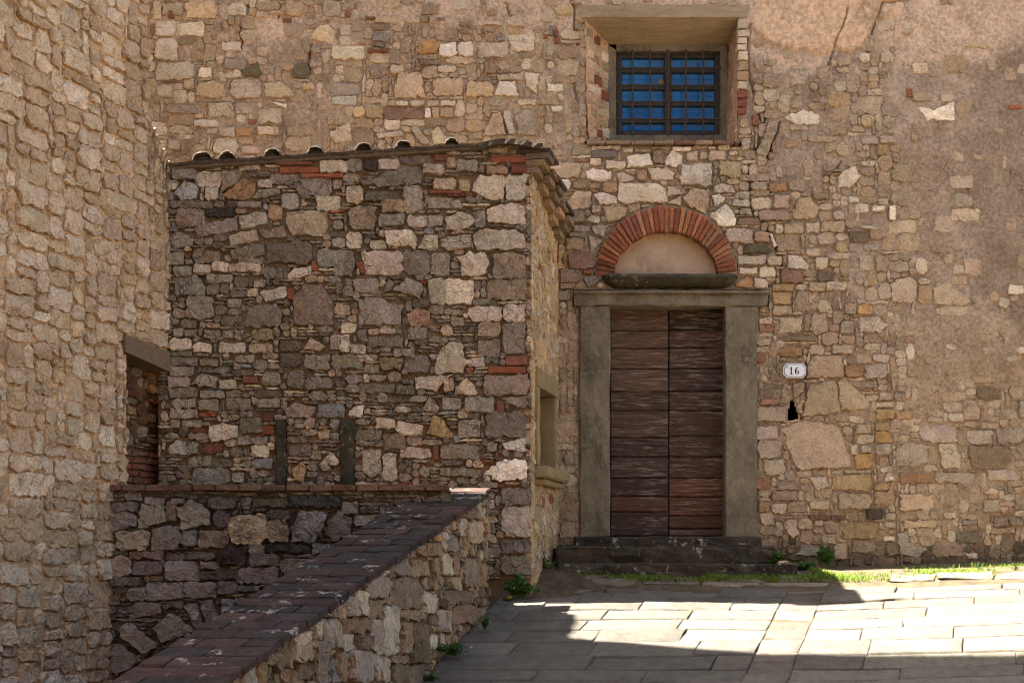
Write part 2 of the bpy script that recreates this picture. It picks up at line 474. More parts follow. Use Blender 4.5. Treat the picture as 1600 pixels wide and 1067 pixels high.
def pack(wall, region, holes, keys, unit, sizes, warp, res, seed, gap=1, keygap=0.008, rowh=None):
    """fill the region with rubble round the outlines in keys; returns outlines"""
    rng = np.random.default_rng(seed)
    region = np.asarray(region); u0, v0 = region.min(0); u1, v1 = region.max(0)
    nu, nv = int((u1 - u0) / res) + 1, int((v1 - v0) / res) + 1
    uu = u0 + (np.arange(nu) + 0.5) * res; vv = v0 + (np.arange(nv) + 0.5) * res
    Ug, Vg = np.meshgrid(uu, vv, indexing='ij')
    block = ~inside(region, Ug, Vg)
    for h in holes: block |= inside(h, Ug, Vg)
    for k in keys:
        k = np.asarray(k); a, c = area_c(k)
        rel = k - c; r = np.hypot(rel[:, 0], rel[:, 1])[:, None] + 1e-6
        kk = c + rel * (1 + keygap / r)
        i0, j0 = ((kk.min(0) - (u0, v0)) / res).astype(int) - 1; i1, j1 = ((kk.max(0) - (u0, v0)) / res).astype(int) + 2
        sl = (slice(max(i0, 0), max(i1, 0)), slice(max(j0, 0), max(j1, 0)))
        block[sl] |= inside(kk, Ug[sl], Vg[sl])
    wu = warp[0] * fbm(Ug, Vg, warp[2], 3, seed) + 0.35 * warp[0] * fbm(Ug, Vg, 12, 2, seed + 3)
    wv = warp[1] * fbm(Ug, Vg, warp[2] * 0.8, 3, seed + 11) + 0.3 * warp[1] * fbm(Ug, Vg, 12, 2, seed + 17)
    pad = 6
    ci = np.floor((Ug + wu - u0) / unit).astype(int) + pad; cj = np.floor((Vg + wv - v0) / unit).astype(int) + pad
    CU, CV = ci.max() + pad + 1, cj.max() + pad + 1
    ci = np.clip(ci, 0, CU - 1); cj = np.clip(cj, 0, CV - 1)
    tot = np.zeros((CU, CV)); blk = np.zeros((CU, CV))
    np.add.at(tot, (ci, cj), 1); np.add.at(blk, (ci, cj), block)
    free = (tot > 0) & (blk < 0.5 * tot)
    lab = np.zeros((CU, CV), int); nl = 0
    for j in range(CV - 1, -1, -1):
        i = 0
        while i < CU:
            if not free[i, j] or lab[i, j]: i += 1; continue
            run = 0
            while i + run < CU and free[i + run, j] and not lab[i + run, j]: run += 1
            w, h = sizes(rng)
            w = min(w, run)
            if run - w == 1: w = run if w < 5 else w
            hh = 1
            while hh < h and j - hh >= 0 and all(free[i:i + w, j - hh]) and not lab[i:i + w, j - hh].any(): hh += 1
            nl += 1; lab[i:i + w, j - hh + 1:j + 1] = nl
            i += w
    Lf = np.where(block, 0, lab[ci, cj])
    E = Lf.copy()
    if gap == 0.5:
        E[(np.roll(Lf, 1, 0) != Lf) | (np.roll(Lf, 1, 1) != Lf)] = 0; E[0, :] = E[-1, :] = 0; E[:, 0] = E[:, -1] = 0
    for g in range(int(gap)):
        X = E.copy()
        for ax, sh in ((0, 1), (0, -1), (1, 1), (1, -1)):
            n_ = np.roll(E, sh, ax); X[(n_ != E)] = 0
        X[0, :] = X[-1, :] = 0; X[:, 0] = X[:, -1] = 0
        E = X
    flat = E.ravel(); idx = np.nonzero(flat)[0]
    if len(idx) == 0: return []
    order = np.argsort(flat[idx], kind='stable'); idx = idx[order]; labs = flat[idx]
    cuts = np.nonzero(np.diff(labs))[0] + 1
    polys = []
    for grp in np.split(idx, cuts):
        if len(grp) * res * res < 0.0012: continue
        gi, gj = grp // nv, grp % nv; l = flat[grp[0]]
        mi, mj = gi.mean(), gj.mean()
        k = np.argmin((gi - mi) ** 2 + (gj - mj) ** 2); mi, mj = gi[k], gj[k]
        a, b = max(1, np.ptp(gi)), max(1, np.ptp(gj))
        n = int(np.clip((a + b) * res * 2 / 0.05, 9, 18))
        t = (np.arange(n) + rng.uniform(-0.25, 0.25, n)) / n * 2 * math.pi
        dx, dy = np.cos(t) * a, np.sin(t) * b; nm = np.hypot(dx, dy); dx /= nm; dy /= nm
        mx = int(1.2 * max(a, b)) + 3
        rr = np.arange(0, mx, 0.5)
        pi = np.clip(np.round(mi + dx[:, None] * rr).astype(int), 0, nu - 1); pj = np.clip(np.round(mj + dy[:, None] * rr).astype(int), 0, nv - 1)
        bad = E[pi, pj] != l; bad[:, -1] = True
        r = rr[bad.argmax(1)]
        p = np.stack([u0 + (mi + 0.5 + dx * r) * res, v0 + (mj + 0.5 + dy * r) * res], 1)
        A, c = area_c(p)
        if abs(A) < 0.001: continue
        polys.append(p)
    return polys

def build_stones(wall, items, parent, mat, proud, rough, label=None, limit=300, cut=None):
    """items: (outline, colour, options). The largest become parts, the rest one stuff part"""
    made = []
    for poly, colr, op in items:
        A, c = area_c(np.asarray(poly))
        rng = np.random.default_rng(int(abs(c[0]) * 7919 + abs(c[1]) * 104729) % (2 ** 31))
        size = math.sqrt(abs(A))
        brick = op.get('brick', False)
        P = resample(poly, 0.032 if not brick else 0.08, min(0.0075, 0.034 * size) * (0.35 if brick else 1), rng)
        pr = rng.uniform(*proud) + op.get('proud', 0.0)
        V, Fc, A = stone_geo(wall, P, pr, (0.0 if brick else min(0.014, size * 0.05) * rng.uniform(0.0, 1.0)), rough * (0.4 if brick else 1), rng, inset=(0.006 if brick else 0.006), flat=brick)
        made.append((A, V, Fc, colr, brick))
    made.sort(key=lambda m: -m[0])
    cnt = {'stone': 0, 'brick': 0}
    rest = MB()
    for A, V, Fc, colr, brick in made:
        kind = 'brick' if brick else 'stone'
        mt = M_BRICK if brick else mat
        if cnt[kind] < limit:
            cnt[kind] += 1
            link(kind, make_mesh(kind, V, Fc, mt, np.tile(colr, (len(V), 1))), parent)
        else:
            rest.add(V, Fc, tuple(colr))
    if rest.v:
        o = rest.build('small_stones', mat, parent); o['kind'] = 'stuff'

def relief(wall, name, region, holes, res, depth, colour, mat, parent, back=None):
    """the mortar or plaster face of a wall as a fine uneven sheet"""
    region = np.asarray(region); u0, v0 = region.min(0); u1, v1 = region.max(0)
    nu, nv = max(2, int(round((u1 - u0) / res)) + 1), max(2, int(round((v1 - v0) / res)) + 1)
    uu = np.linspace(u0, u1, nu); vv = np.linspace(v0, v1, nv)
    Ug, Vg = np.meshgrid(uu, vv, indexing='ij')
    D = depth(Ug, Vg); colr = colour(Ug, Vg)
    P = wall.world(Ug, Vg, D).reshape(-1, 3)
    cu = (uu[:-1] + uu[1:]) / 2; cv = (vv[:-1] + vv[1:]) / 2
    Cu, Cv = np.meshgrid(cu, cv, indexing='ij')
    ok = inside(region, Cu, Cv)
    for h in holes: ok &= ~inside(h, Cu, Cv)
    I, J = np.nonzero(ok); a = I * nv + J
    Fq = np.stack([a, a + nv, a + nv + 1, a + 1], 1)
    used = np.unique(Fq); mp = np.full(nu * nv, -1); mp[used] = np.arange(len(used))
    Fq = mp[Fq]; P = P[used]; colr = colr.reshape(-1, 3)[used]
    me = bpy.data.meshes.new(name)
    me.vertices.add(len(P)); me.vertices.foreach_set('co', P.ravel())
    me.loops.add(len(Fq) * 4); me.polygons.add(len(Fq))
    me.loops.foreach_set('vertex_index', Fq.ravel().astype(np.int32))
    me.polygons.foreach_set('loop_start', np.arange(0, len(Fq) * 4, 4, dtype=np.int32))
    me.polygons.foreach_set('use_smooth', np.ones(len(Fq), bool))
    me.update(calc_edges=True)
    at = me.color_attributes.new('tint', 'FLOAT_COLOR', 'POINT')
    c4 = np.ones((len(P), 4)); c4[:, :3] = colr; at.data.foreach_set('color', c4.ravel())
    me.materials.append(mat)
    return link(name, me, parent)

def sizes_fn(wmin, wmax, hmin, hmax, small=0.3, thin=0.15):
    def f(rng):
        r = rng.random()
        if r < small: return int(rng.integers(max(1, wmin), max(2, wmin + 2))), int(rng.integers(hmin, hmin + 2))
        if r < small + thin: return int(rng.integers(max(wmin + 1, wmax // 2), wmax + 1)), hmin
        return int(rng.integers(wmin + 1, wmax + 1)), int(rng.integers(hmin + 1, hmax + 1))
    return f
def choose(codes, rng):
    k, w = zip(*codes); w = np.array(w, float); return k[rng.choice(len(k), p=w / w.sum())]
# ------------------------------------------------------------------ stones one can tell apart in the photograph
# (each line: box or outline inside an enlarged part of the photograph, with a colour word)
T1 = (260, 230, 3.952); T2 = (540, 230, 3.952); T3 = (260, 490, 3.952); T4 = (540, 490, 3.952)
T6 = (440, 750, 3.365); T7 = (170, 760, 3.474)
B1 = (240, 0, 4.267); B2 = (570, 0, 4.447); B3 = (860, 220, 4.2105); B4 = (1170, 400, 4.104); B5 = (1170, 640, 4.104)
B6 = (1380, 600, 3.5545); B7 = (1170, 160, 4.104); B8 = (1160, 0, 1.998)
ANNEX = [(T1, '''30 125 185 200 g;u:45,290 110,210 150,215 205,250 175,325 100,330;180 150 345 242 p;to:360,290 465,190 565,225 520,320 380,322
gt:345,140 470,150 445,205 335,280;235 250 320 328 p;560 198 650 250 p;445 100 580 142 g;510 148 635 182 d;g:530,315 570,262 695,255 695,290 560,322
640 165 815 230 g;700 122 945 158 b;670 92 900 112 r;830 165 1090 188 b;950 80 1120 160 p;810 190 1015 298 g;25 330 285 375 d
435 335 585 372 g;710 285 815 380 g;925 300 1070 395 p;60 372 235 485 g;240 375 420 430 k;g:175,485 435,430 440,515 190,560;p:445,425 520,408 610,398 630,470 460,510
630 355 715 445 t;gt:740,400 860,390 990,395 1000,480 960,550 770,550 740,470;g:20,545 75,520 175,565 160,605 20,635;p:385,545 470,520 560,510 570,575 400,608
td:575,515 725,488 745,555 600,570;165 640 330 712 tg;gd:390,640 600,585 610,665 400,695;615 585 895 715 dd;440 682 600 715 g;15 650 110 725 g
40 730 155 795 g;165 722 275 775 p;280 705 382 765 p;385 722 430 770 p;430 715 585 768 p;605 740 760 815 g;p:745,800 790,745 890,735 890,790 760,815
930 625 1060 735 gu;1040 635 1146 800 g;240 785 405 838 g;g:40,800 190,790 240,860 235,920 45,912;540 812 612 862 p;500 870 560 920 p
p:575,895 735,855 740,925 610,955;745 870 785 938 b;dtg:785,930 850,840 960,850 1030,960 1035,1095 780,1095;120 925 290 1060 g;490 965 710 1110 g;375 935 465 985 g'''),
(T2, '''5 68 105 150 g;110 80 195 145 k;200 70 330 135 p;335 50 535 105 gd;545 45 630 85 r;480 105 610 165 p;680 78 815 150 g;625 65 680 130 t
895 58 1128 95 b;1020 110 1125 160 r;870 115 1000 165 t;gd:170,190 330,115 480,120 470,225 190,250;0 240 110 350 pt;120 275 340 335 d;355 240 480 400 g
225 325 370 402 t;545 190 680 265 tp;700 200 770 265 t;515 265 715 285 r;gp:505,300 580,310 700,320 720,375 510,382;p:785,210 830,175 980,170 975,325 890,325 790,270
985 168 1120 328 p;p:870,380 1000,345 1110,340 1110,470 880,465;15 360 185 515 tg;200 412 360 488 g;385 420 500 498 p;503 418 598 490 g
p:612,440 715,390 785,425 830,455 760,500 625,515;790 395 862 500 g;5 525 105 620 p;p:248,520 320,508 400,505 440,560 425,620 260,610;150 575 250 632 p
p:450,625 490,540 570,540 565,630;pg:580,570 640,548 780,538 785,620 630,640 590,620;790 515 1110 635 gp;g:0,640 50,640 60,740 0,800;b:60,715 100,700 135,775 95,780
100 640 355 785 p;358 640 530 790 g;530 660 640 795 g;p:700,690 760,650 860,650 895,700 860,800 720,790;905 655 1110 805 gt;515 810 615 970 pg;612 812 780 972 p
870 812 1110 945 tg;g:290,880 380,810 480,850 465,940;50 810 205 895 g;g:225,910 265,810 300,840 285,880;g:80,935 180,925 350,980 335,1100 75,1100
pr:375,1030 450,990 520,1020 515,1100 400,1105;760 985 965 1075 p;975 970 1110 1080 p'''),
(T3, '''40 90 105 145 g;110 95 190 145 g;230 95 330 150 g;345 105 412 150 g;530 92 660 160 t;20 152 152 228 p;p:160,200 200,168 280,190 275,243 165,235
320 180 485 242 p;510 185 655 240 tp;700 165 830 232 d;pt:850,220 890,148 985,205 935,235;1010 130 1075 220 g;1075 125 1135 240 p;5 232 155 262 gv
15 270 195 320 gd;205 278 320 318 gd;420 255 545 300 pg;700 248 830 330 d;855 250 1005 345 g;1020 250 1220 335 g;20 325 165 390 g;8 395 145 450 pg
g:150,440 215,365 320,390 300,455;p:320,410 420,405 440,460 330,465;470 385 560 430 r;592 362 700 445 tg;745 345 850 460 gd;860 395 1020 465 dg;10 455 195 515 dg
205 475 360 520 g;540 475 710 515 d;35 525 180 580 g;190 528 320 600 g;370 520 520 580 dg;555 525 700 580 g;gt:720,590 800,545 920,570 895,640 740,640
15 585 195 645 pg;930 555 1100 640 u;15 655 80 705 g;95 655 220 700 g;p:255,700 340,675 440,690 440,770 270,795;450 640 590 740 gd;600 615 660 665 r
590 690 665 745 b;440 760 620 808 pg;pu:5,830 60,780 120,790 135,870 20,870;120 790 195 870 g;520 808 630 888 p;620 795 665 840 p;135 880 275 945 g
275 895 400 950 d;525 895 655 955 u;160 955 390 1055 g;405 985 475 1045 pg;760 810 895 880 gd;p:940,930 1015,855 1065,900 1060,935;y:770,960 830,915 865,950 850,1035 790,1030'''),
(T4, '''385 85 505 160 g;820 55 955 145 gt;965 60 1105 255 g;820 158 955 262 tg;140 140 355 205 gd;30 190 125 248 p;75 252 190 292 p;218 270 355 348 yd
gp:550,330 590,210 640,178 715,175 745,270 730,360 560,370;300 215 425 268 g;365 250 520 360 gd;990 262 1120 318 r;880 325 1115 368 b;855 380 1130 500 g
gp:420,390 660,375 555,470 430,460;600 400 670 480 t;p:680,450 745,395 820,490 800,508 675,500;85 430 300 485 gd;310 440 425 495 gd;595 520 708 592 g;735 515 920 605 g
g:955,520 1120,515 1115,580 1060,575;930 545 980 605 r;gt:475,590 520,500 580,580 560,610;w:15,625 50,570 118,560 100,638;860 600 1115 760 dg;185 645 310 710 p
p:305,720 330,660 480,690 470,755 345,750;y:500,740 540,630 590,640 620,700 665,740 660,772;690 655 830 765 g;60 715 220 780 gd;230 745 370 840 td
335 825 525 890 pg;540 815 575 905 r;590 810 845 900 dg;870 790 935 855 g;w:960,800 1110,765 1115,855 985,835;840 900 910 925 r
w:850,980 900,940 985,898 1115,900 1115,1020 950,1040;100 840 220 1000 pg;225 860 320 1030 pg;580 950 745 1000 g;720 960 835 1010 gd'''),
((780, 760, 1.0), '3 3 50 28 g;2 32 50 78 pg;3 82 50 104 g;2 108 50 138 d')]
LOW = [(T7, '''g:5,140 80,130 150,160 145,215 30,245 5,230;20 85 160 138 dg;gp:175,90 305,105 315,195 160,230;gp:370,115 460,70 550,140 550,205 390,232;310 75 368 190 td;195 60 305 100 g
340 65 410 95 g;535 58 690 120 dg;570 130 660 220 d;718 58 768 122 g;665 150 862 312 pt;775 65 975 108 d;980 50 1255 115 k;875 130 985 178 d;865 180 975 305 dt
up:985,230 1040,130 1190,135 1160,240 1110,305 1000,300;dg:1190,190 1250,125 1320,170 1310,280 1220,295 1185,260;1265 80 1355 150 g;40 240 220 345 gt
g:230,300 250,235 320,210 385,220 400,310 345,345 240,340;395 240 480 330 g;485 235 655 330 gt;k:585,350 640,320 745,350 740,430 600,420;760 314 850 362 g;850 310 1100 358 k
1105 310 1210 365 u;765 362 930 428 gd;20 348 105 372 d;105 350 300 395 gr;310 355 570 398 d;12 378 122 488 gt;130 402 300 480 gd;305 400 490 515 gp;497 408 597 448 g
497 452 698 503 dv;702 435 920 532 gd;930 390 1110 480 dg;5 490 175 540 gd;225 482 295 512 g;102 547 202 620 g;205 518 405 615 g;408 518 585 605 g;588 510 700 580 gd;705 538 820 568 u
g:90,660 150,625 280,630 290,690 150,710;g:55,770 110,735 270,860 200,915 60,810;g:235,760 345,680 460,780 290,855;gu:410,650 475,632 520,755 470,770
g:487,620 560,610 600,705 530,755;g:10,860 60,850 180,950 40,1025 10,1000;610 610 680 695 u;290 622 405 660 d''')]
PARAPET = [(T6, '''455 510 560 620 gp;565 515 740 680 tg;670 420 790 510 t;590 420 660 500 g;735 590 800 700 p;820 390 900 500 p;945 410 1030 560 tg;1035 440 1095 560 y
1097 380 1170 560 pt;1127 250 1170 375 pt;1062 230 1122 360 pg;975 215 1058 330 pt;1085 75 1160 225 gp;855 290 935 375 g;880 510 935 575 py;850 575 985 650 td
397 585 455 710 p;330 610 393 715 pg;280 640 328 735 t;455 630 522 725 t;525 668 618 920 p;465 735 523 890 p;620 685 770 738 gt;622 745 678 910 gt;682 742 768 962 dt
770 805 815 890 w;320 725 460 800 t;315 810 395 895 gp;397 820 463 890 gt;165 720 203 838 p;205 730 310 885 pg;60 795 140 960 tp;175 842 240 1067 g;242 935 278 1067 u
282 905 345 1067 t;347 897 480 1067 pg;490 928 567 1060 p;570 922 665 962 tg;80 965 155 1050 td;0 995 70 1067 t;577 967 662 1067 dt;667 967 745 1067 td;800 682 880 800 pg
885 655 1010 750 t;745 330 825 400 t;830 275 853 370 p;735 250 830 325 tp;930 200 972 290 p''')]
HOUSE = [(B3, '''270 38 460 62 p;265 65 435 112 du;w:505,100 650,88 680,165 510,178;475 52 540 80 p;552 55 665 78 t;672 65 742 150 tg;w:750,130 800,65 865,95 865,150 820,175 760,160
800 42 925 68 w;890 72 970 130 p;985 75 1030 122 p;1040 70 1150 130 p;1035 38 1085 60 p;1100 30 1180 62 p;1175 70 1230 98 p;260 115 330 160 p;365 135 495 185 p
pt:0,140 215,145 180,245 0,245;w:232,200 280,185 405,200 400,255 340,275 240,250;p:428,215 480,205 550,240 540,262 455,278;490 192 555 208 p;568 195 635 265 t
wp:642,185 760,178 820,215 800,255 660,258;wp:860,150 1060,140 1062,298 860,290;py:1115,130 1250,140 1255,220 1215,255 1110,220;1260 165 1300 215 p;w:65,255 120,252 135,290 125,320 65,320
150 265 240 318 t;258 280 328 320 t;345 280 440 340 t;450 278 758 412 wp;p:768,300 885,320 880,350 768,365;p:760,410 860,362 855,425;pt:872,380 930,320 1045,320 1045,450 1020,485 910,430
p:1075,300 1130,282 1200,300 1220,342 1080,342;w:1060,365 1110,350 1150,375 1140,405 1085,430;pt:100,420 160,335 265,335 265,445 110,455;w:280,355 340,335 440,375 435,415 325,418
270 425 332 475 p;py:340,432 505,440 490,500 380,542;p:225,530 270,490 325,495 320,545;40 490 135 555 gu;135 470 222 540 td;150 558 258 600 g;gp:268,570 290,552 375,560 345,640 275,600
1200 390 1308 435 p;1245 335 1310 385 p;w:1045,490 1160,412 1215,500 1215,570 1120,560;1245 445 1325 488 p;pr:1240,507 1365,507 1395,556 1238,556;1160 575 1338 672 p;1342 600 1440 665 t
v:1270,700 1330,672 1400,680 1465,720 1440,742 1275,740;1230 755 1415 815 p;1428 762 1520 818 wt;1243 835 1360 880 p;1375 828 1480 895 p;to:1215,940 1290,890 1330,920 1325,970 1225,965
1340 910 1430 972 p;100 640 212 722 gt;gp:245,620 345,655 270,740;115 730 290 840 gr;65 850 198 935 tg;215 850 272 880 b;gu:215,900 340,885 345,915 250,970;y:25,850 60,780 100,840
60 940 160 975 t;120 605 235 635 g;45 985 130 1050 g;1560 750 1600 840 w;w:1440,612 1455,608 1490,690 1470,705;1460 945 1600 990 ty'''),
(B4, '''pw:258,2 330,5 385,60 380,85 262,82;425 10 508 85 p;712 0 804 98 p;812 0 888 96 pt;200 90 345 172 rg;440 97 540 160 d;150 236 275 308 ty
495 165 625 222 p;385 172 490 225 tp;155 320 275 378 pt;615 308 685 372 pt;692 312 790 378 yo;195 395 335 495 p;395 370 505 498 pt;590 420 670 497 pg;p:708,390 830,395 885,440 850,492 710,488
180 510 430 545 dt;yo:185,620 240,580 345,580 340,645 210,648;385 570 480 635 pt;530 570 665 628 tp;tp:375,780 385,700 400,642 600,637 605,750 600,775;690 625 785 688 tp;615 705 735 775 ot
740 690 885 785 pg;tp:385,830 550,795 570,840 590,1000 345,1032;tp:200,945 225,815 262,830 285,915 250,935;tp:290,910 280,815 360,810 350,870;tp:570,810 610,780 780,940 750,985 592,990
835 875 925 925 pt;820 935 925 970 p;820 985 935 1045 y;65 400 150 438 tp;65 442 155 490 tr;50 530 138 575 pt;45 580 125 618 tp;45 622 110 690 tr;75 915 190 955 tr;50 962 242 1060 gp'''),
(B5, '''tp:200,120 330,75 545,90 590,120 660,320 650,370 480,375 320,390 270,330 230,160;45 105 185 188 pg;50 195 215 308 pg;95 315 230 415 pg;685 95 780 155 tp;600 110 665 165 tp
810 82 905 132 yt;808 142 918 215 oy;810 222 910 290 pg;655 225 690 290 p;720 230 785 275 p;680 285 790 378 yo;615 385 785 408 pg;p:375,430 490,430 515,490 440,515;535 418 782 515 ty
w:870,450 900,400 940,450;180 468 320 515 tg;145 520 310 583 gt;800 470 900 515 yt;580 535 775 640 tp;805 525 935 612 t;148 597 240 665 p;248 590 355 660 pt;390 585 515 640 pt
385 672 510 705 rd;525 675 615 705 rd;755 635 865 702 k;875 665 940 705 pg;50 430 140 515 tr;60 590 135 655 t;600 720 825 830 ty;480 715 580 790 pt;465 795 555 855 pt;320 695 410 765 pt
pt:215,720 300,700 320,800 270,830;865 810 935 840 p;665 832 800 915 tg;pg:300,930 340,860 480,890 470,940;540 860 630 960 gt;870 720 940 755 p'''),
(B6, '''gp:65,400 75,350 160,322 245,345 240,430 200,460 80,455;pg:300,335 395,330 465,465 330,465;205 225 400 320 gp;460 260 605 335 gp;480 345 715 470 td;625 250 782 330 gp;90 490 280 550 to
285 492 535 545 pg;580 475 760 535 pg;p:5,538 15,500 45,488 70,538;90 610 310 700 tp;p:565,610 600,575 645,590 630,610;555 645 645 708 pg;260 712 330 750 tp;335 712 405 745 p
115 757 325 795 pt;610 740 690 790 g;700 745 775 785 g;pg:75,830 135,815 140,880 245,910 190,965 95,940;405 820 535 880 d;460 940 525 970 p;440 760 520 780 g;600 795 730 830 gt
365 165 445 205 p;445 125 530 200 tp;70 150 160 195 ty;440 92 518 125 pg;535 215 640 250 tp;700 15 775 75 tp;755 95 782 190 gp;520 25 650 85 dt;275 890 440 955 gt'''),
(B7, '''w:215,100 290,80 340,50 400,60 460,85 460,140 330,148 260,125;pt:130,115 190,118 180,190 110,350 40,330 90,240;22 85 62 150 r;725 220 830 270 wg;840 220 940 262 pg
815 272 895 340 ty;725 85 805 155 py;pw:570,480 600,440 690,420 720,475 650,550 575,545;725 375 805 410 p;130 515 245 570 to;15 515 120 562 gp;255 505 355 575 tg;410 582 520 622 dt
yp:280,690 320,620 390,605 445,670 430,740 350,755 285,740;20 615 145 690 p;160 595 255 680 pt;65 695 265 760 gt;680 652 770 708 w;790 665 870 700 w;640 610 705 645 w;900 665 942 755 w
830 620 895 658 p;545 700 610 755 p;225 772 350 840 tp;365 772 455 835 p;465 765 615 830 tp;640 830 765 905 dt;735 912 835 950 pg;370 940 460 990 p;445 840 545 910 pt;170 780 220 838 p'''),
(B1, '''yp:215,30 250,15 400,15 430,60 400,125 220,125;0 15 55 130 p;60 30 195 100 p;15 140 145 240 pw;150 155 340 240 wp;10 262 155 400 wp;160 250 270 300 td;15 415 270 535 p;305 455 390 520 w
py:280,640 300,560 400,540 470,570 495,640 400,662;515 530 720 655 p;pt:740,560 860,555 940,630 850,655 742,650;20 570 125 650 p;v:575,470 690,430 725,490 690,515 620,510
vd:920,490 960,420 1020,420 1050,480 1025,520 935,520;wy:1060,235 1110,175 1165,170 1205,210 1200,300 1050,265;1185 305 1408 395 p;500 25 620 110 p;885 30 1000 110 yp;1130 20 1250 115 p
460 285 580 340 pw;470 395 620 465 g;1150 560 1370 635 wu;365 690 540 785 gp;545 690 670 760 gp;90 705 320 755 gp;690 725 855 825 p;w:775,680 890,700 880,722;435 850 545 912 gw
550 855 655 912 to;270 805 430 850 gw;p:1170,890 1300,820 1330,940 1210,955;405 920 560 1030 p;690 845 830 900 p;100 930 180 1000 p;1335 710 1408 780 yp;355 860 430 895 p
990 560 1070 600 py;1190 645 1350 700 wu;590 975 720 1025 gp;1215 440 1265 495 p;100 75 135 125 r;860 122 920 150 r;1280 75 1310 115 r;630 800 680 825 r'''),
(B2, '''td:390,30 520,30 510,100 390,108;ud:50,285 65,230 125,220 180,260 165,300;gd:40,318 55,303 145,312 125,338;50 172 180 212 td;yo:370,340 410,280 480,270 515,320 490,370 390,375
520 298 640 395 w;645 295 760 398 wp;775 300 1000 400 p;pt:200,610 240,505 390,510 415,680 210,680;475 550 680 665 pt;705 572 890 672 yp;w:900,665 935,570 1045,572 1068,670
p:1110,505 1210,510 1195,655 1120,600;1265 585 1375 640 w;p:920,530 1100,508 1095,555 930,560;385 418 530 452 dt;830 415 915 510 td;130 745 410 830 rg;0 735 128 820 yp;415 752 458 822 w
465 750 520 820 pt;525 750 612 815 tp;130 835 248 905 p;gw:80,935 260,908 262,945 90,965;gp:315,890 370,880 450,1000 390,1005;p:460,910 510,880 565,960 560,1000 475,1000
pt:815,945 890,800 940,780 985,935;gw:955,770 1010,765 1035,880 1040,935 1000,935;gp:1045,800 1140,755 1190,850 1185,940 1065,935;1060 698 1185 730 w;1190 698 1350 730 pt;1320 40 1445 105 py
1350 320 1490 415 td;1290 740 1375 775 w;825 190 910 228 dt;985 120 1105 185 p;660 200 755 235 tg;660 155 735 190 dt;780 150 960 178 pt;20 345 165 370 r;1315 260 1355 305 r;1240 240 1275 270 r
1310 205 1345 255 r;1280 180 1308 255 ud;10 120 75 138 r;395 125 445 158 dt;510 122 560 148 dt;290 128 385 158 p;510 460 632 505 w;180 455 270 510 p;215 705 300 738 p;315 702 412 742 p
430 700 515 740 p;525 700 630 735 w'''),
(B8, '''150 210 205 268 p;w:540,335 600,345 660,320 665,378 575,375;530 290 590 318 pt;512 278 530 305 b;645 550 720 590 p;665 605 720 650 pg;650 655 740 690 p;465 870 545 945 p
pt:590,900 640,880 715,945 690,955 600,950;830 890 879 920 w;620 295 660 320 p;830 330 870 342 b;530 200 580 230 p;430 165 470 195 p''')]
CRACKS = [
 (0.0035, [(1325, 0), (1322, 22), (1317, 42), (1305, 66), (1299, 90), (1292, 110)]),
 (0.010, [(1189, 220), (1178, 234), (1171, 256), (1171, 280), (1173, 294), (1170, 313), (1176, 327), (1192, 348), (1202, 360), (1211, 377), (1216, 396), (1226, 408), (1219, 424), (1216, 441), (1202, 446)]),
 (0.009, [(1172, 40), (1169, 62), (1170, 90), (1168, 112), (1178, 140), (1185, 164), (1196, 182), (1200, 190)]),
 (0.007, [(893, 0), (898, 12), (897, 40), (904, 60), (893, 92), (893, 120), (901, 150), (903, 164)]),
 (0.007, [(385, 0), (388, 14), (382, 23), (385, 31), (375, 40), (375, 56), (380, 61), (373, 78)]),
 (0.006, [(485, 68), (482, 103), (485, 113)]), (0.005, [(441, 4), (436, 14), (435, 28)]),
 (0.006, [(1362, 55), (1358, 78), (1351, 95), (1352, 120), (1351, 160)]),
 (0.010, [(1219, 190), (1211, 212), (1202, 240), (1199, 250)]), (0.008, [(1181, 170), (1190, 182), (1194, 190), (1186, 224)]),
 (0.005, [(1314, 172), (1310, 206)]), (0.005, [(1315, 251), (1297, 284)]),
 (0.006, [(1390, 313), (1391, 340), (1393, 370), (1392, 402)]),
 (0.006, [(1262, 543), (1262, 575), (1258, 595), (1260, 612), (1256, 640), (1253, 655)]), (0.005, [(1231, 545), (1217, 556), (1222, 564)]),
 (0.008, [(1179, 570), (1180, 610), (1181, 660), (1181, 720), (1180, 790)]),
 (0.006, [(1283, 680), (1287, 700), (1287, 731)]), (0.006, [(1296, 668), (1303, 690), (1302, 728)]), (0.005, [(1226, 680), (1260, 682), (1312, 678)]),
 (0.006, [(1360, 60), (1370, 30), (1380, 6), (1420, 0)]), (0.005, [(790, 4), (796, 22), (800, 30)]), (0.007, [(781, 177), (790, 200), (796, 212)]), (0.005, [(878, 330), (880, 420), (884, 470), (875, 470)])]
# ------------------------------------------------------------------ the wall faces of the place
YB, YA, YL = 12.27, 11.04, 10.35           # house front, annex front, retaining wall
W_BACK = Wall((0, YB), (1, 0))
W_ANNEX = Wall((0, YA), (1, 0))
W_LOW = Wall((0, YL), (1, 0))
SX0, SX1 = 0.166, 0.442                    # annex corner, and where its side meets the house
W_SIDE = Wall((SX0, YA), (SX1 - SX0, YB - YA))
SLEN = math.hypot(SX1 - SX0, YB - YA)
W_TOWER = Wall((-2.97, YA), (0.4, 1.0))
W_PAR = Wall((-0.1375, 11.0), (0.3, 1.0))

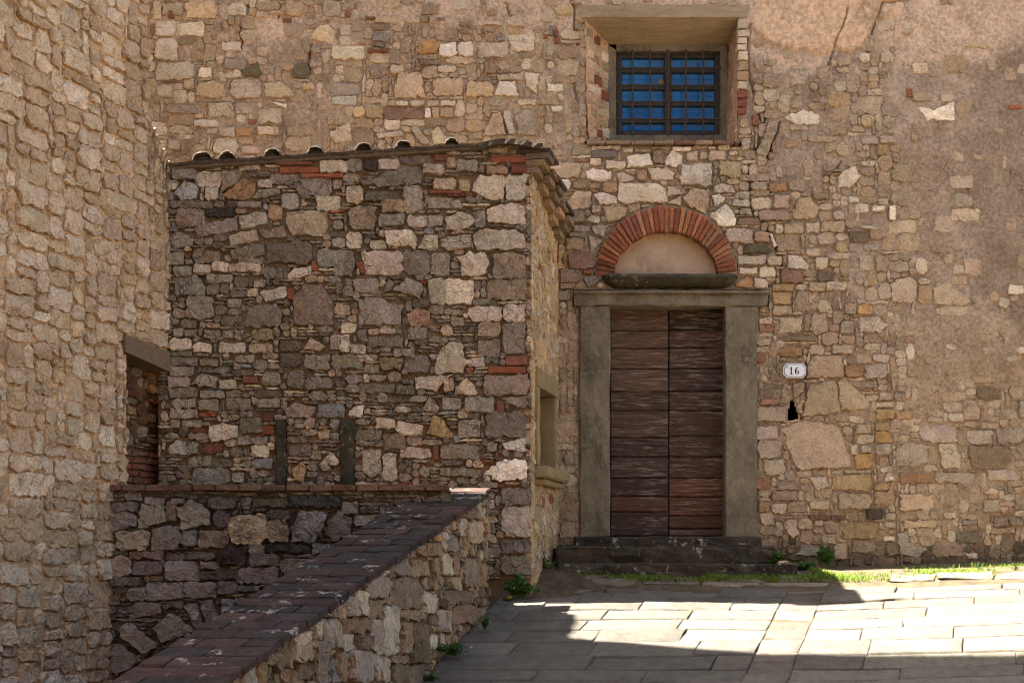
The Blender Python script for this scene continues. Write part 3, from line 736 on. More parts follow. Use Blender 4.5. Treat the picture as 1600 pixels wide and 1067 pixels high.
def sm(e0, e1, x):
    t = np.clip((x - e0) / (e1 - e0), 0, 1); return t * t * (3 - 2 * t)
def road_z(X, Y):
    X = np.asarray(X, float); Y = np.asarray(Y, float)
    near = 1.195 - 0.30 * (11 - Y)
    far = 1.195 + 0.15 * (Y - 11)
    z = np.where(Y > 11, far, near)
    b = 0.5 + 0.5 * np.tanh((Y - 11) / 0.35)
    z = near * (1 - b) + far * b
    low = 1.195 - 0.30 * (11 - 8.2) - 0.10 * (8.2 - Y)
    b2 = 0.5 + 0.5 * np.tanh((Y - 8.0) / 0.3)
    z = low * (1 - b2) + z * b2
    return z + 0.035 * np.maximum(0, X - 2.5) + 0.006 * np.sin(X * 1.9 + Y * 2.3)
def verge(X, Y):
    return 0.075 * sm(11.26, 11.5, np.asarray(Y, float)) * (1 - 0.6 * sm(2.6, 3.2, np.asarray(X, float)))
def solve_Y(px, py):
    lo, hi = 3.0, 12.4
    for _ in range(50):
        m = (lo + hi) / 2
        y = CY + F * (EYE - float(road_z((px - CX) / F * m, m))) / m
        if y > py: lo = m
        else: hi = m
    return m

# ------------------------------------------------------------------ the ground, the road and its paving
M_SLAB = None
def mat_slab():
    m, nt, b = new_mat('paving_stone'); n = NT(nt)
    base = n.attr(); w = n.math('MULTIPLY', n.rnd(), 40.0)
    a = n.noise(9, 6, 0.65, w=w); f2 = n.noise(120, 4, 0.7, w=w); sp = n.voro(52, 'F1', vec=n.warp(0.03, 40))
    shade = n.ramp(n.math('ADD', a, n.math('MULTIPLY', f2, 0.8)), 0.6, 1.2, 0.72, 1.25)
    col = n.mix(1.0, base, n.mix(1.0, (1, 1, 1, 1), shade, 'MULTIPLY'), 'MULTIPLY')
    pit = n.math('MULTIPLY', n.ramp(sp, 0.12, 0.4, 1.0, 0.0), n.ramp(n.noise(30, 3), 0.35, 0.62))
    col = n.mix(n.math('MULTIPLY', pit, 0.85), col, n.mix(1.0, col, (0.28, 0.26, 0.24, 1), 'MULTIPLY'))
    dn = n.math('MULTIPLY', n.ramp(n.noise(1.6, 6, 0.7), 0.5, 0.7), n.ramp(n.noise(18, 5, 0.7), 0.36, 0.6))
    col = n.mix(n.math('MULTIPLY', dn, 0.65), col, col4(lin((80, 66, 52))))
    n.lk(col, b.inputs['Base Color']); b.inputs['Roughness'].default_value = 0.75; b.inputs['Specular IOR Level'].default_value = 0.3
    # chiselled tool marks
    wv = nt.nodes.new('ShaderNodeTexWave'); wv.inputs['Scale'].default_value = 30; wv.inputs['Distortion'].default_value = 5; wv.inputs['Detail'].default_value = 3
    wv.bands_direction = 'DIAGONAL'; n.lk(n.P, wv.inputs['Vector'])
    h = n.math('SUBTRACT', n.math('ADD', n.math('MULTIPLY', wv.outputs['Fac'], 0.5), n.math('MULTIPLY', f2, 0.9)), n.math('MULTIPLY', pit, 0.9))
    n.lk(n.bump(h, 1.0, 0.012), b.inputs['Normal'])
    return m
M_SLAB = mat_slab()
M_SOIL = mat_simple('soil', (96, 80, 60), var=0.5, scale=9, bump=1.0, bdist=0.03, fine=120, useattr=False, dirt=0.5)
M_GROUND = mat_simple('ground_earth', (120, 104, 82), var=0.3, scale=1.0, bump=0.5)

me = make_mesh('ground', [(-600, -600, -1.6), (600, -600, -1.6), (600, 600, -1.6), (-600, 600, -1.6)], [(0, 1, 2, 3)], M_GROUND)
g = link('ground', me); g['kind'] = 'structure'

def par_x(Y): return -0.1375 - 0.3 * (11.0 - Y)
# the bed of the road: one sheet, the slabs stand on it
ys = np.concatenate([np.linspace(-14, 6, 21), np.linspace(6.3, 12.35, 60)])
V = []; Fc = []; nx = 60
for Y in ys:
    xl = par_x(Y) - 0.05 if Y < 10.95 else SX0 + (Y - YA) * 0.2244 - 0.12
    if Y < 5: xl = -6.0
    for X in np.linspace(xl, 9.0, nx):
        z = float(road_z(X, Y)) - 0.014
        if Y > 11.25: z += 0.012 * float(fbm(np.array(X), np.array(Y), 3.0, 3, 50)) + 0.02 + float(verge(X, Y))
        if Y > 10.9: z += 0.06 * max(0.0, 1 - abs(X - 0.30) / 0.45) * min(1.0, (Y - 10.9) / 0.3)
        V.append((X, Y, z))
for i in range(len(ys) - 1):
    for j in range(nx - 1):
        a = i * nx + j; Fc.append((a, a + 1, a + nx + 1, a + nx))
road = link('road', make_mesh('road', V, Fc, M_SOIL, smooth=True)); road['kind'] = 'structure'
me = make_mesh('path', [(-7, 3, -0.2), (-0.5, 3, -0.2), (-0.2, 11, -0.2), (-7, 11, -0.2)], [(0, 1, 2, 3)], M_SOIL)
pth = link('path', me); pth['kind'] = 'structure'

SK = 0.38
def slab(s0, s1, Y0, Y1, name='paving_slab', thick=0.05, lift=0.0, ragged=0.008, shade=None, gapx=0.0045):
    """a stone slab between two slanting joints and two rows"""
    rng = RNG; nx_, ny_ = max(3, int((s1 - s0) / 0.14)), 3
    e = 0.010
    ts = np.concatenate([[0, e / max(0.05, s1 - s0)], np.linspace(0, 1, nx_ + 1)[1:-1], [1 - e / max(0.05, s1 - s0), 1]])
    us = np.concatenate([[0, e / max(0.05, Y1 - Y0)], np.linspace(0, 1, ny_ + 1)[1:-1], [1 - e / max(0.05, Y1 - Y0), 1]])
    V = []; Fc = []; tl = rng.normal(0, 0.006, 2); dz = rng.normal(0, 0.003) + lift
    m, k = len(ts), len(us)
    for i, t in enumerate(ts):
        for j, u in enumerate(us):
            edge = i in (0, m - 1) or j in (0, k - 1)
            Y = Y0 + gapx + (Y1 - Y0 - 2 * gapx) * u + (rng.normal(0, ragged * 0.5) if edge else 0)
            s = s0 + gapx + (s1 - s0 - 2 * gapx) * t + (rng.normal(0, ragged * 0.5) if edge else 0)
            X = s + SK * (Y - 11)
            z = float(road_z(X, Y)) + float(verge(X, Y)) + dz + tl[0] * (t - .5) + tl[1] * (u - .5) - (0.0035 if edge else 0) + rng.normal(0, 0.0012)
            V.append((X, Y, z))
    for i in range(m - 1):
        for j in range(k - 1): Fc.append((i * k + j, (i + 1) * k + j, (i + 1) * k + j + 1, i * k + j + 1))
    loop = [i * k for i in range(m)] + [(m - 1) * k + j for j in range(1, k)] + [i * k + k - 1 for i in range(m - 2, -1, -1)] + [j for j in range(k - 2, 0, -1)]
    n0 = len(V)
    for q in loop: V.append((V[q][0], V[q][1], V[q][2] - thick))
    for i in range(len(loop)):
        j = (i + 1) % len(loop); Fc.append((loop[j], loop[i], n0 + i, n0 + j))
    c = lin(np.array(shade if shade is not None else (110, 101, 90)) * (1 + rng.normal(0, 0.06)) + rng.normal(0, 0.5, 3))
    return link(name, make_mesh(name, V, Fc, M_SLAB, np.tile(c, (len(V), 1)), smooth=True), road)
rows_px = [921, 931, 940.5, 951.5, 966.6, 982.8, 1002, 1025, 1047, 1064]
rowsY = [solve_Y(1000, y) for y in rows_px]
while rowsY[-1] > 7.6: rowsY.append(rowsY[-1] - 0.28)
G0, G1 = 2.33, 2.66
for r in range(len(rowsY) - 1):
    Y1, Y0 = rowsY[r], rowsY[r + 1]
    ymid = (Y0 + Y1) / 2
    sl = (par_x(ymid) if ymid < 10.98 else SX0 + 0.06) - SK * (ymid - 11) + 0.02
    cuts = [G0]
    first = {3: 2.6, 4: 2.5, 5: 2.7}.get(r, 2.4)
    x = G0 - RNG.uniform(0.25, 0.8)
    while x > sl + 0.25:
        cuts.append(x); x -= RNG.uniform(0.55, 0.95)
    cuts.append(sl); cuts = cuts[::-1]
    for a, b_ in zip(cuts[:-1], cuts[1:]): slab(a, b_, Y0, Y1)
    x = G1; 
    shade = (114, 105, 93)
    while x < 6.6:
        w_ = RNG.uniform(0.7, 1.15) if x > G1 else RNG.uniform(0.4, 1.0)
        slab(x, x + w_, Y0, Y1, shade=shade); x += w_
y = rowsY[0]
while y > 7.7:
    h_ = RNG.uniform(0.15, 0.27)
    slab(G0, G1, y - h_, y, shade=(110, 98, 86), ragged=0.012, lift=-0.006); y -= h_
# rough flags along the verge
x = 0.5
while x < 6.5:
    w_ = RNG.uniform(0.35, 0.8)
    d_ = RNG.uniform(0.10, 0.2) if x < 2.7 else RNG.uniform(0.25, 0.4)
    slab(x, x + w_, rowsY[0] + 0.01, rowsY[0] + d_, name='edging_stone', ragged=0.03, lift=RNG.uniform(-0.01, 0.012) + (0.02 if x > 2.7 else 0), shade=(142, 128, 110), gapx=0.012)
    x += w_
for (a, b_, y0, y1) in ((0.28, 0.6, 11.12, 11.3), (0.38, 0.62, 11.45, 11.6), (0.3, 0.5, 11.32, 11.43), (0.72, 1.02, 11.2, 11.32), (0.55, 0.95, 11.35, 11.5), (1.1, 1.5, 11.42, 11.53), (0.75, 1.05, 11.56, 11.66), (1.7, 2.1, 11.4, 11.5), (2.2, 2.5, 11.42, 11.56)):
    slab(a, b_, y0, y1, name='edging_stone', ragged=0.03, lift=0.012, shade=(122, 108, 90), gapx=0.01)

# ------------------------------------------------------------------ the house
house = thing('stone_house', 'rough stone house front with peeling plaster, barred window and old plank door', 'house', (1.5, YB, 1.38))
def bpx(pts): return W_BACK.pxs(pts)
HOLE = bpx([(1234, 627), (1240, 624), (1245, 640), (1249, 655), (1231, 657), (1232, 640)])
arc = [(1041 + 113 * math.cos(t), 433 - 113 * math.sin(t)) for t in np.linspace(0, math.pi, 24)]
H_WIN = bpx([(912, 12), (1163, 12), (1163, 25), (1157, 29), (1151, 227), (918, 227), (915, 25), (912, 25)])
H_DOOR = bpx([(896, 452), (1201, 452), (1201, 480), (1184, 480), (1184, 900), (905, 900), (905, 480), (896, 480)])
H_ARCH = bpx(arc + [(930, 436), (1152, 436)])
H_LEDGE = bpx([(946, 428), (1146, 428), (1146, 456), (946, 456)])
H_STEP = bpx([(868, 842), (1216, 842), (1216, 878), (1248, 878), (1248, 915), (868, 915)])
H_PLATE = bpx([(1221, 566), (1260, 566), (1260, 593), (1221, 593)])
H_BRICKS = bpx([(1150, 30), (1174, 30), (1174, 186), (1150, 186)])
H_SILL = bpx([(914, 220), (1158, 220), (1158, 229), (914, 229)])
reg = bpx([(190, -30), (1850, -30), (1850, 915), (850, 915), (850, 290), (190, 310)])
hol = [H_WIN, H_DOOR, H_ARCH, H_SILL]
SMOOTH = [(1178, -40), (1425, -40), (1405, 18), (1366, 34), (1350, 62), (1330, 78), (1300, 72), (1285, 82), (1240, 78), (1200, 66), (1178, 40)]
def bl(x, y, cx, cy, rx, ry): return np.exp(-(((x - cx) / rx) ** 2 + ((y - cy) / ry) ** 2))
def to_px(U, V): return CX + U * F / YB, CY - (V - EYE) * F / YB
def smooth_patch(x, y, U, V):
    d = seg_dist(SMOOTH + SMOOTH[:1], x + 7 * fbm(U, V, 5, 3, 61), y + 7 * fbm(U, V, 5, 3, 64))
    ins_ = inside(SMOOTH, x + 7 * fbm(U, V, 5, 3, 61), y + 7 * fbm(U, V, 5, 3, 64))
    return np.where(ins_, np.clip(0.5 + d / 4, 0, 1), np.clip(0.5 - d / 4, 0, 1))
def house_cover(x, y, U, V):
    c = 0.9 * sm(1380, 1470, x + 60 * fbm(U, V, 1.3, 3, 70)) * (1 - sm(560, 640, y + 40 * fbm(U, V, 2, 2, 71)))
    c = np.maximum(c, 0.95 * bl(x, y, 1262, 235, 62, 62))
    c = np.maximum(c, 0.8 * bl(x, y, 1260, 110, 90, 60))
    c = np.maximum(c, 1.0 * (1 - sm(20, 70, y + 25 * fbm(U, V, 3, 3, 72))) * sm(520, 640, x))
    c = np.maximum(c, 1.0 * bl(x, y, 420, 60, 75, 60))
    c = np.maximum(c, 0.7 * bl(x, y, 480, 190, 80, 40))
    c = np.maximum(c, 0.7 * bl(x, y, 880, 120, 40, 100))
    c = np.maximum(c, 0.6 * bl(x, y, 1330, 380, 60, 90))
    arch = bl(x, y, 1041, 350, 175, 130)
    return c + 0.48 * fbm(U, V, 2.2, 5, 73, 0.6), arch
def house_depth(U, V):
    x, y = to_px(U, V); c, arch = house_cover(x, y, U, V); s = smooth_patch(x, y, U, V)
    rough = 0.009 * fbm(U, V, 9, 4, 80, 0.6) + 0.006 * fbm(U, V, 30, 3, 84)
    d = -0.011 + 0.014 * np.clip(c, -0.3, 1.1) - 0.006 * arch + 0.008 * fbm(U, V, 1.2, 3, 86)
    d = (d + rough) * (1 - s) + s * (0.022 + 0.1 * rough + 0.004 * fbm(U, V, 1.5, 2, 88))
    for wd, pl in CRACKS:
        q = bpx(pl); m = (U > q[:, 0].min() - .05) & (U < q[:, 0].max() + .05) & (V > q[:, 1].min() - .05) & (V < q[:, 1].max() + .05)
        if not m.any(): continue
        uu, vv = U[m], V[m]
        dist = seg_dist([tuple(p) for p in q], uu + 0.012 * fbm(uu, vv, 11, 3, 90), vv + 0.012 * fbm(uu, vv, 11, 3, 93))
        dd = d[m]; k = np.clip(1 - dist / (wd * 1.6), 0, 1); d[m] = dd - 0.05 * np.sqrt(k)
    return d
def mixc(a, b, t): return a + (b - a) * t[..., None]
def house_colour(U, V):
    x, y = to_px(U, V); c, arch = house_cover(x, y, U, V); s = smooth_patch(x, y, U, V)
    col = np.broadcast_to(lin((174, 154, 135)), x.shape + (3,)).copy()
    col = mixc(col, lin((158, 136, 116)), np.clip(0.5 + fbm(U, V, 3, 4, 100), 0, 1))
    col = mixc(col, lin((204, 176, 153)), np.clip(sm(0.3, 0.7, (1 - sm(0, 190, y)) + 0.7 * fbm(U, V, 2.5, 6, 103, 0.7)) * 0.85, 0, 1))
    col = mixc(col, lin((164, 140, 114)), sm(420, 620, y) * 0.7)
    col = mixc(col, lin((142, 128, 110)), np.clip(arch * 0.9, 0, 1))
    col = mixc(col, lin((112, 98, 84)), np.clip(sm(0.35, 0.75, sm(1400, 1600, x) * (1 - sm(400, 600, y)) * sm(-20, 140, y) + 0.75 * fbm(U, V, 2.6, 7, 106, 0.8)), 0, 1) * 0.4)
    col = mixc(col, lin((210, 176, 144)), s * np.clip(0.85 + 0.3 * fbm(U, V, 1.6, 3, 115), 0, 1))
    col = mixc(col, lin((150, 138, 126)), 0.6 * bl(x + 14 * fbm(U, V, 4, 3, 120), y, 362, 130, 14, 90))        # grey cement drip
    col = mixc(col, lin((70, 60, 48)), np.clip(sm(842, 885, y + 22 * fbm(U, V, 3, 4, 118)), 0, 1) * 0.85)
    return col
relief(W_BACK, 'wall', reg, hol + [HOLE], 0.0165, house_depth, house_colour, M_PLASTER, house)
items = []; keys = []
for tile, txt in HOUSE:
    for c, pts in parse(tile, txt):
        P = bpx(pts); cc = area_c(P)[1]
        if any(inside(h, cc[0], cc[1]) for h in hol + [H_PLATE, H_BRICKS, H_STEP, H_LEDGE]): continue
        br = c in ('b', 'r', 'rd', 'rg')
        keys.append(P); items.append((P, toward(tint(c), (176, 152, 124), 0.05), {'brick': br and c != 'rg', 'proud': 0.011}))
fill = pack(W_BACK, reg, hol + [H_PLATE, H_BRICKS, H_STEP, H_LEDGE, HOLE], keys, 0.034, sizes_fn(2, 8, 2, 5, 0.34, 0.2), (0.05, 0.035, 2.0), 0.009, 5, gap=0.5, keygap=0.004)
rg = np.random.default_rng(12)
for P in fill:
    c = area_c(P)[1]; x, y = to_px(c[0], c[1])
    code = choose([('p', 3.5), ('pt', 5), ('t', 3), ('g', 1), ('td', 1), ('pw', 1), ('yt', .7), ('r', .25), ('gt', 2)], rg)
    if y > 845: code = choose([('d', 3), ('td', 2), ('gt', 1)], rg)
    pr = -0.004
    cv = float(house_cover(np.array(x), np.array(y), np.array(c[0]), np.array(c[1]))[0])
    if smooth_patch(np.array(x), np.array(y), np.array(c[0]), np.array(c[1])) > 0.3 or (cv > 0.36 and rg.random() < (0.82 if x > 1380 else 0.6)): pr = -0.05
    elif cv > 0.36: pr = 0.007
    if code == 'r' and abs(area_c(P)[0]) > 0.006: code = 't'
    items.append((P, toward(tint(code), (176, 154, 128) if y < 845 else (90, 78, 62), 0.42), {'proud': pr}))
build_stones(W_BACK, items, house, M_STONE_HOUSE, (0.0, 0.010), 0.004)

# the mass of the house behind its face (kept clear of the openings)
M_CORE = mat_simple('inner_masonry', (120, 100, 80))
mb = MB()
def solid(x0, x1, y0, y1, z0, z1): v, f = hexa(box_pts(x0, x1, y0, y1, z0, z1)); mb.add(v, f, lin((120, 100, 80)))
solid(-9, 9, 12.92, 20, -1, 7.4)
solid(-9, 0.58, 12.37, 12.915, -1, 7.4)
solid(2.62, 2.66, 12.37, 12.915, -1, 7.4); solid(2.80, 9, 12.37, 12.915, -1, 7.4)
solid(2.663, 2.797, 12.37, 12.915, -1, 2.84); solid(2.663, 2.797, 12.37, 12.915, 3.10, 7.4)
solid(2.44, 2.617, 12.37, 12.915, -1, 7.4)
solid(0.583, 2.437, 12.37, 12.915, 4.98, 5.46)
solid(0.583, 2.437, 12.37, 12.915, 6.79, 7.4); solid(0.583, 2.437, 12.37, 12.915, -1, 1.60)
solid(-9, -3.8, 12.17, 12.367, -1, 7.4); solid(6.42, 9, 12.27, 12.367, -1, 7.4); solid(-3.797, 6.417, 12.26, 12.367, 7.0, 7.4)
mb.build('inner_wall', M_CORE, house)
M_TILE = mat_simple('roof_tile', (80, 66, 54), var=0.45, scale=10, bump=0.7, spots=(150, 140, 120), spotamt=0.6, dirt=0.6)
v, f = hexa([(-9.2, 12.3, 7.41), (9.2, 12.3, 7.41), (9.2, 20.2, 9.3), (-9.2, 20.2, 9.3), (-9.2, 12.3, 7.53), (9.2, 12.3, 7.53), (9.2, 20.2, 9.42), (-9.2, 20.2, 9.42)])
link('roof', make_mesh('roof', v, f, M_TILE), house)

# --- window in the house
M_CONC = mat_simple('concrete', (150, 132, 106), var=0.22, scale=6, bump=0.5, bdist=0.01, stretch=(1, 5, 5), fine=70, dirt=0.35, dirtcol=(90, 78, 62))
M_GREY = mat_simple('grey_sandstone', (118, 107, 90), var=0.35, scale=4, bump=0.8, bdist=0.012, fine=60, dirt=0.6, dirtcol=(58, 51, 41), spots=(150, 134, 110), spotamt=0.45, spotscale=9, stretch=(1, 1, 0.55))
M_IRON = mat_simple('old_iron', (58, 48, 42), rough=0.7, var=0.3, scale=30, bump=0.4, bdist=0.002, spec=0.4)
M_WOODFR = mat_simple('window_wood', (64, 58, 54), rough=0.7, var=0.3, scale=20)
def bpt(px, py, Y): return tuple(ray(px, py, Y))
def quad_slab(P4, thick, name, mat, parent, col=None):
    """plate from four corner points (counter-clockwise seen from outside), thickened inwards"""
    P = [Vector(p) for p in P4]; n = (P[1] - P[0]).cross(P[3] - P[0]).normalized()
    v = [p - n * thick for p in P] + P
    return link(name, make_mesh(name, *hexa([tuple(q) for q in v]), mat, np.tile(col, (8, 1)) if col is not None else None), parent)
# lintel: a cast beam whose underside slopes back to the frame
v = [bpt(906, 27, YB - 0.02), bpt(1168, 27, YB - 0.02), bpt(1140, 70, 12.57), bpt(948, 70, 12.57), bpt(903, 8, YB - 0.02), bpt(1171, 8, YB - 0.02), bpt(1171, 8, 12.6), bpt(903, 8, 12.6)]
link('window_lintel', make_mesh('window_lintel', *hexa(v), M_CONC), house)
v = [bpt(903, 27.4, YB - 0.014), bpt(1171, 27.4, YB - 0.014), bpt(1171, 27.4, YB + 0.05), bpt(903, 27.4, YB + 0.05), bpt(903, 9, YB - 0.014), bpt(1171, 9, YB - 0.014), bpt(1171, 9, YB + 0.05), bpt(903, 9, YB + 0.05)]
M_REV = mat_mortar('reveal_plaster', dirt=0.4, dirtcol=(96, 78, 60), bump=0.8)
def reveal(name, a_t, a_b, b_t, b_b, colr):
    mb = MB(); n = 9; m = 18
    for i in range(n + 1):
        for j in range(m + 1):
            s, t = i / n, j / m
            p = (Vector(a_t) * (1 - s) + Vector(b_t) * s) * t + (Vector(a_b) * (1 - s) + Vector(b_b) * s) * (1 - t)
            e = RNG.normal(0, 0.006)
            mb.v.append((p.x + e, p.y, p.z)); mb.c.append(tuple(np.array(colr) * (1 + 0.12 * RNG.normal())))
    for i in range(n):
        for j in range(m): mb.f.append((i * (m + 1) + j, (i + 1) * (m + 1) + j, (i + 1) * (m + 1) + j + 1, i * (m + 1) + j + 1))
    return mb.build(name, M_REV, house, True)
rl = reveal('window_reveal', bpt(912, 24, YB - 0.01), bpt(920, 226, YB - 0.01), bpt(950, 68, 12.57), bpt(952, 222, 12.57), lin((186, 148, 118)))
rr = reveal('window_reveal', bpt(1138, 68, 12.57), bpt(1134, 222, 12.57), bpt(1160, 24, YB - 0.01), bpt(1150, 226, YB - 0.01), lin((170, 136, 112)))
# worn bricks and stones showing in the reveals and up their edges
def wblock(name, c, size, rz, mat, colr, parent, bev=0.006, rough=0.003, M=None):
    V, Fc = worn_block(size, bev, rough)
    M = M or (Matrix.Translation(c) @ Matrix.Rotation(rz, 4, 'Z'))
    return link(name, make_mesh(name, place(V, M), Fc, mat, np.tile(colr, (len(V), 1))), parent)
ydn = [30, 47, 59, 70, 81, 96, 112, 127, 141, 155, 168, 180]
for a, b_ in zip(ydn[:-1], ydn[1:]):
    z0 = EYE + (CY - b_) / F * YB; z1 = EYE + (CY - a) / F * YB
    xc = (1153 + RNG.uniform(-1, 1) - CX) / F * YB; xw = RNG.uniform(0.075, 0.115)
    wblock('brick', (xc + xw / 2, YB + 0.04, (z0 + z1) / 2), (xw, 0.12, z1 - z0 - 0.012), R(-3), M_BRICK, tint(choose([('b', 2), ('r', 3), ('t', 1), ('p', 1.5)], rg)), house)
for k in range(30):
    t = 0.04 + 0.92 * ((k // 3) + 0.5) / 10 + RNG.uniform(-.01, .01); s = (0.2, 0.5, 0.82)[k % 3] + RNG.uniform(-.04, .04)
    p = (Vector(bpt(912, 24, YB)) * (1 - s) + Vector(bpt(950, 68, 12.57)) * s) * t + (Vector(bpt(920, 226, YB)) * (1 - s) + Vector(bpt(952, 222, 12.57)) * s) * (1 - t)
    wblock('stone', p, (RNG.uniform(0.09, 0.13), 0.022, RNG.uniform(0.06, 0.10)), R(48), M_STONE_HOUSE, tint(choose([('p', 3), ('pt', 3), ('t', 2), ('r', .7)], rg)), house, rough=0.005)
# sill of thin bricks
x = 916.0
while x < 1153:
    w_ = min(RNG.uniform(26, 40), 1155 - x)
    a = W_BACK.px(x, 221); b_ = W_BACK.px(x + w_, 228)
    wblock('brick', ((a[0] + b_[0]) / 2, YB + 0.12, (a[1] + b_[1]) / 2), (b_[0] - a[0] - 0.008, 0.33, a[1] - b_[1] - 0.006), 0, M_BRICK, tint(choose([('rd', 3), ('td', 2), ('r', 1)], rg)), house)
    x += w_
win = quad_slab([bpt(950, 222, 12.56), bpt(963, 211, 12.56), bpt(963, 79, 12.56), bpt(950, 70, 12.56)], 0.12, 'window', M_GREY, house)
def frame_bar(x0, y0, x1, y1, Y0, Y1, name, mat, parent, bev=0.004):
    a = ray(x0, y1, Y0); b_ = ray(x1, y0, Y0); s = Vector((b_.x - a.x, Y1 - Y0, b_.z - a.z)); c = (a + b_) / 2; c.y = (Y0 + Y1) / 2
    V, Fc = worn_block(tuple(s), bev, 0.001, 0.3)
    return link(name, make_mesh(name, place(V, Matrix.Translation(c)), Fc, mat), parent)
frame_bar(1125.5, 70, 1137, 222, 12.56, 12.70, 'frame', M_GREY, win)
frame_bar(950, 211, 1137, 222.5, 12.545, 12.70, 'sill', M_GREY, win)
frame_bar(963.2, 68, 1125.3, 80, 12.57, 12.70, 'frame', M_GREY, win)
def tube(p0, p1, r, name, mat, parent, n=8, jit=0.0):
    p0, p1 = Vector(p0), Vector(p1); d = (p1 - p0); L = d.length; q = d.to_track_quat('Z', 'Y')
    V = []; Fc = []; k = 7
    for i in range(k):
        o = Vector((RNG.normal(0, jit), RNG.normal(0, jit), 0)) if 0 < i < k - 1 else Vector()
        for j in range(n):
            t = 2 * math.pi * j / n; V.append(tuple(p0 + q @ (Vector((r * math.cos(t), r * math.sin(t), L * i / (k - 1))) + o)))
    for i in range(k - 1):
        for j in range(n): Fc.append((i * n + j, i * n + (j + 1) % n, (i + 1) * n + (j + 1) % n, (i + 1) * n + j))
    Fc.append(tuple(range(n))[::-1]); Fc.append(tuple(range((k - 1) * n, k * n)))
    return link(name, make_mesh(name, V, Fc, mat, smooth=False), parent)
for bx in (988.4, 1015.6, 1043.7, 1071.5, 1099): tube(bpt(bx, 213, 12.50), bpt(bx, 78, 12.50), 0.0105, 'bar', M_IRON, win, jit=0.0012)
for by in (106.5, 133.7, 159.4, 186.2): tube(bpt(962, by, 12.513), bpt(1127, by, 12.513), 0.008, 'bar', M_IRON, win, jit=0.001)
M_GLASS = None
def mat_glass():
    m, nt, b = new_mat('sky_reflection_pane'); n = NT(nt)
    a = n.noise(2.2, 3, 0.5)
    n.lk(n.mix(n.ramp(a, 0.35, 0.65), col4(lin((16, 88, 152))), col4(lin((28, 104, 170)))), b.inputs['Base Color'])  # reflected sky painted into the panes as a blue base colour
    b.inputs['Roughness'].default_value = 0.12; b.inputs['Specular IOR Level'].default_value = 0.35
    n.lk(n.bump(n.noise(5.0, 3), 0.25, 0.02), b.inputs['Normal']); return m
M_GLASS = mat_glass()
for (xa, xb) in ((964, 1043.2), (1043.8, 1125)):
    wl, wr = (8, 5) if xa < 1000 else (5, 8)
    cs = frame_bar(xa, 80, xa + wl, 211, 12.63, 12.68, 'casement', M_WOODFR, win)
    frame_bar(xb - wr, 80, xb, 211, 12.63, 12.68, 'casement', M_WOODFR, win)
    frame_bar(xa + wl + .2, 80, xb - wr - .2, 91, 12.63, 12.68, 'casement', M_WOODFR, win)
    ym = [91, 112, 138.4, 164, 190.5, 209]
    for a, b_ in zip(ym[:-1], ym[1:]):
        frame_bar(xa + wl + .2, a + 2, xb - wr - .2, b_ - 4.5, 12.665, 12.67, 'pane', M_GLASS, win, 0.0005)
        frame_bar(xa + wl + .2, b_ - 4.5, xb - wr - .2, b_ + 2, 12.635, 12.68, 'glazing_bar', M_WOODFR, win)  # real bar, thickened upward so its dark wood stands for the iron bar's shadow
disc = thing('hanging_disc', 'small round grey disc hanging on a thread inside the barred window', 'ornament', bpt(1032.5, 128, 12.60))
tube(bpt(1032.5, 128, 12.600), bpt(1032.5, 128, 12.606), 0.028, 'disc', M_GREY, disc, n=16)
tube(bpt(1032.5, 124, 12.603), bpt(1032.5, 92, 12.603), 0.0012, 'thread', M_WOODFR, disc, n=5)

# --- doorway
def frustum(px0, py0, px1, py1, Y0, Y1, name, mat, parent, bev=0.01, rough=0.004, seg=0.07, colr=None):
    a = ray(px0, py1, Y0); b_ = ray(px1, py0, Y0); s = (b_.x - a.x, Y1 - Y0, b_.z - a.z); c = ((a.x + b_.x) / 2, (Y0 + Y1) / 2, (a.z + b_.z) / 2)
    V, Fc = worn_block(s, bev, rough, seg)
    return link(name, make_mesh(name, place(V, Matrix.Translation(c)), Fc, mat, np.tile(colr, (len(V), 1)) if colr is not None else None), parent)
frustum(905.5, 478.5, 953.5, 839, YB - 0.03, YB + 0.22, 'door_jamb', M_GREY, house)
frustum(1133.5, 478.5, 1183.5, 839, YB - 0.03, YB + 0.22, 'door_jamb', M_GREY, house)
lin_t = frustum(897, 459, 1200, 478, YB - 0.04, YB + 0.22, 'door_lintel', M_GREY, house)
frustum(895, 453, 1202.5, 458.6, YB - 0.075, YB + 0.2, 'cornice', M_GREY, house, bev=0.008)
M_DARKST = mat_simple('lichened_stone', (66, 60, 46), var=0.4, scale=10, bump=0.9, bdist=0.012, spots=(150, 146, 128), spotamt=0.7, dirt=0.6)
# ledge under the tympanum, rounded below
mb = MB(); n = 26
for i in range(n):
    t = i / (n - 1); x = 944 + 205 * t; e = min(1.0, min(t, 1 - t) / 0.09); e = 0.45 + 0.55 * math.sin(e * math.pi / 2)
    for (dy, py) in ((0.0, 430), (0.07, 429.5), (0.12, 431.5), (0.13, 436), (0.10, 444), (0.05, 449.5), (0.0, 451)):
        q = ray(x, 432 + (py - 432) * (e if py > 432 else 1) + RNG.normal(0, 0.35), YB); mb.v.append((q.x, YB + 0.02 - dy * (0.7 + 0.3 * e) + RNG.normal(0, 0.003), q.z)); mb.c.append((.5, .5, .5))
for i in range(n - 1):
    for j in range(6): mb.f.append((i * 7 + j, (i + 1) * 7 + j, (i + 1) * 7 + j + 1, i * 7 + j + 1))
mb.f.append(tuple(range(7))); mb.f.append(tuple(range((n - 1) * 7, n * 7))[::-1])
mb.f = [tuple(reversed(q)) for q in mb.f]
mb.build('ledge', M_DARKST, house)
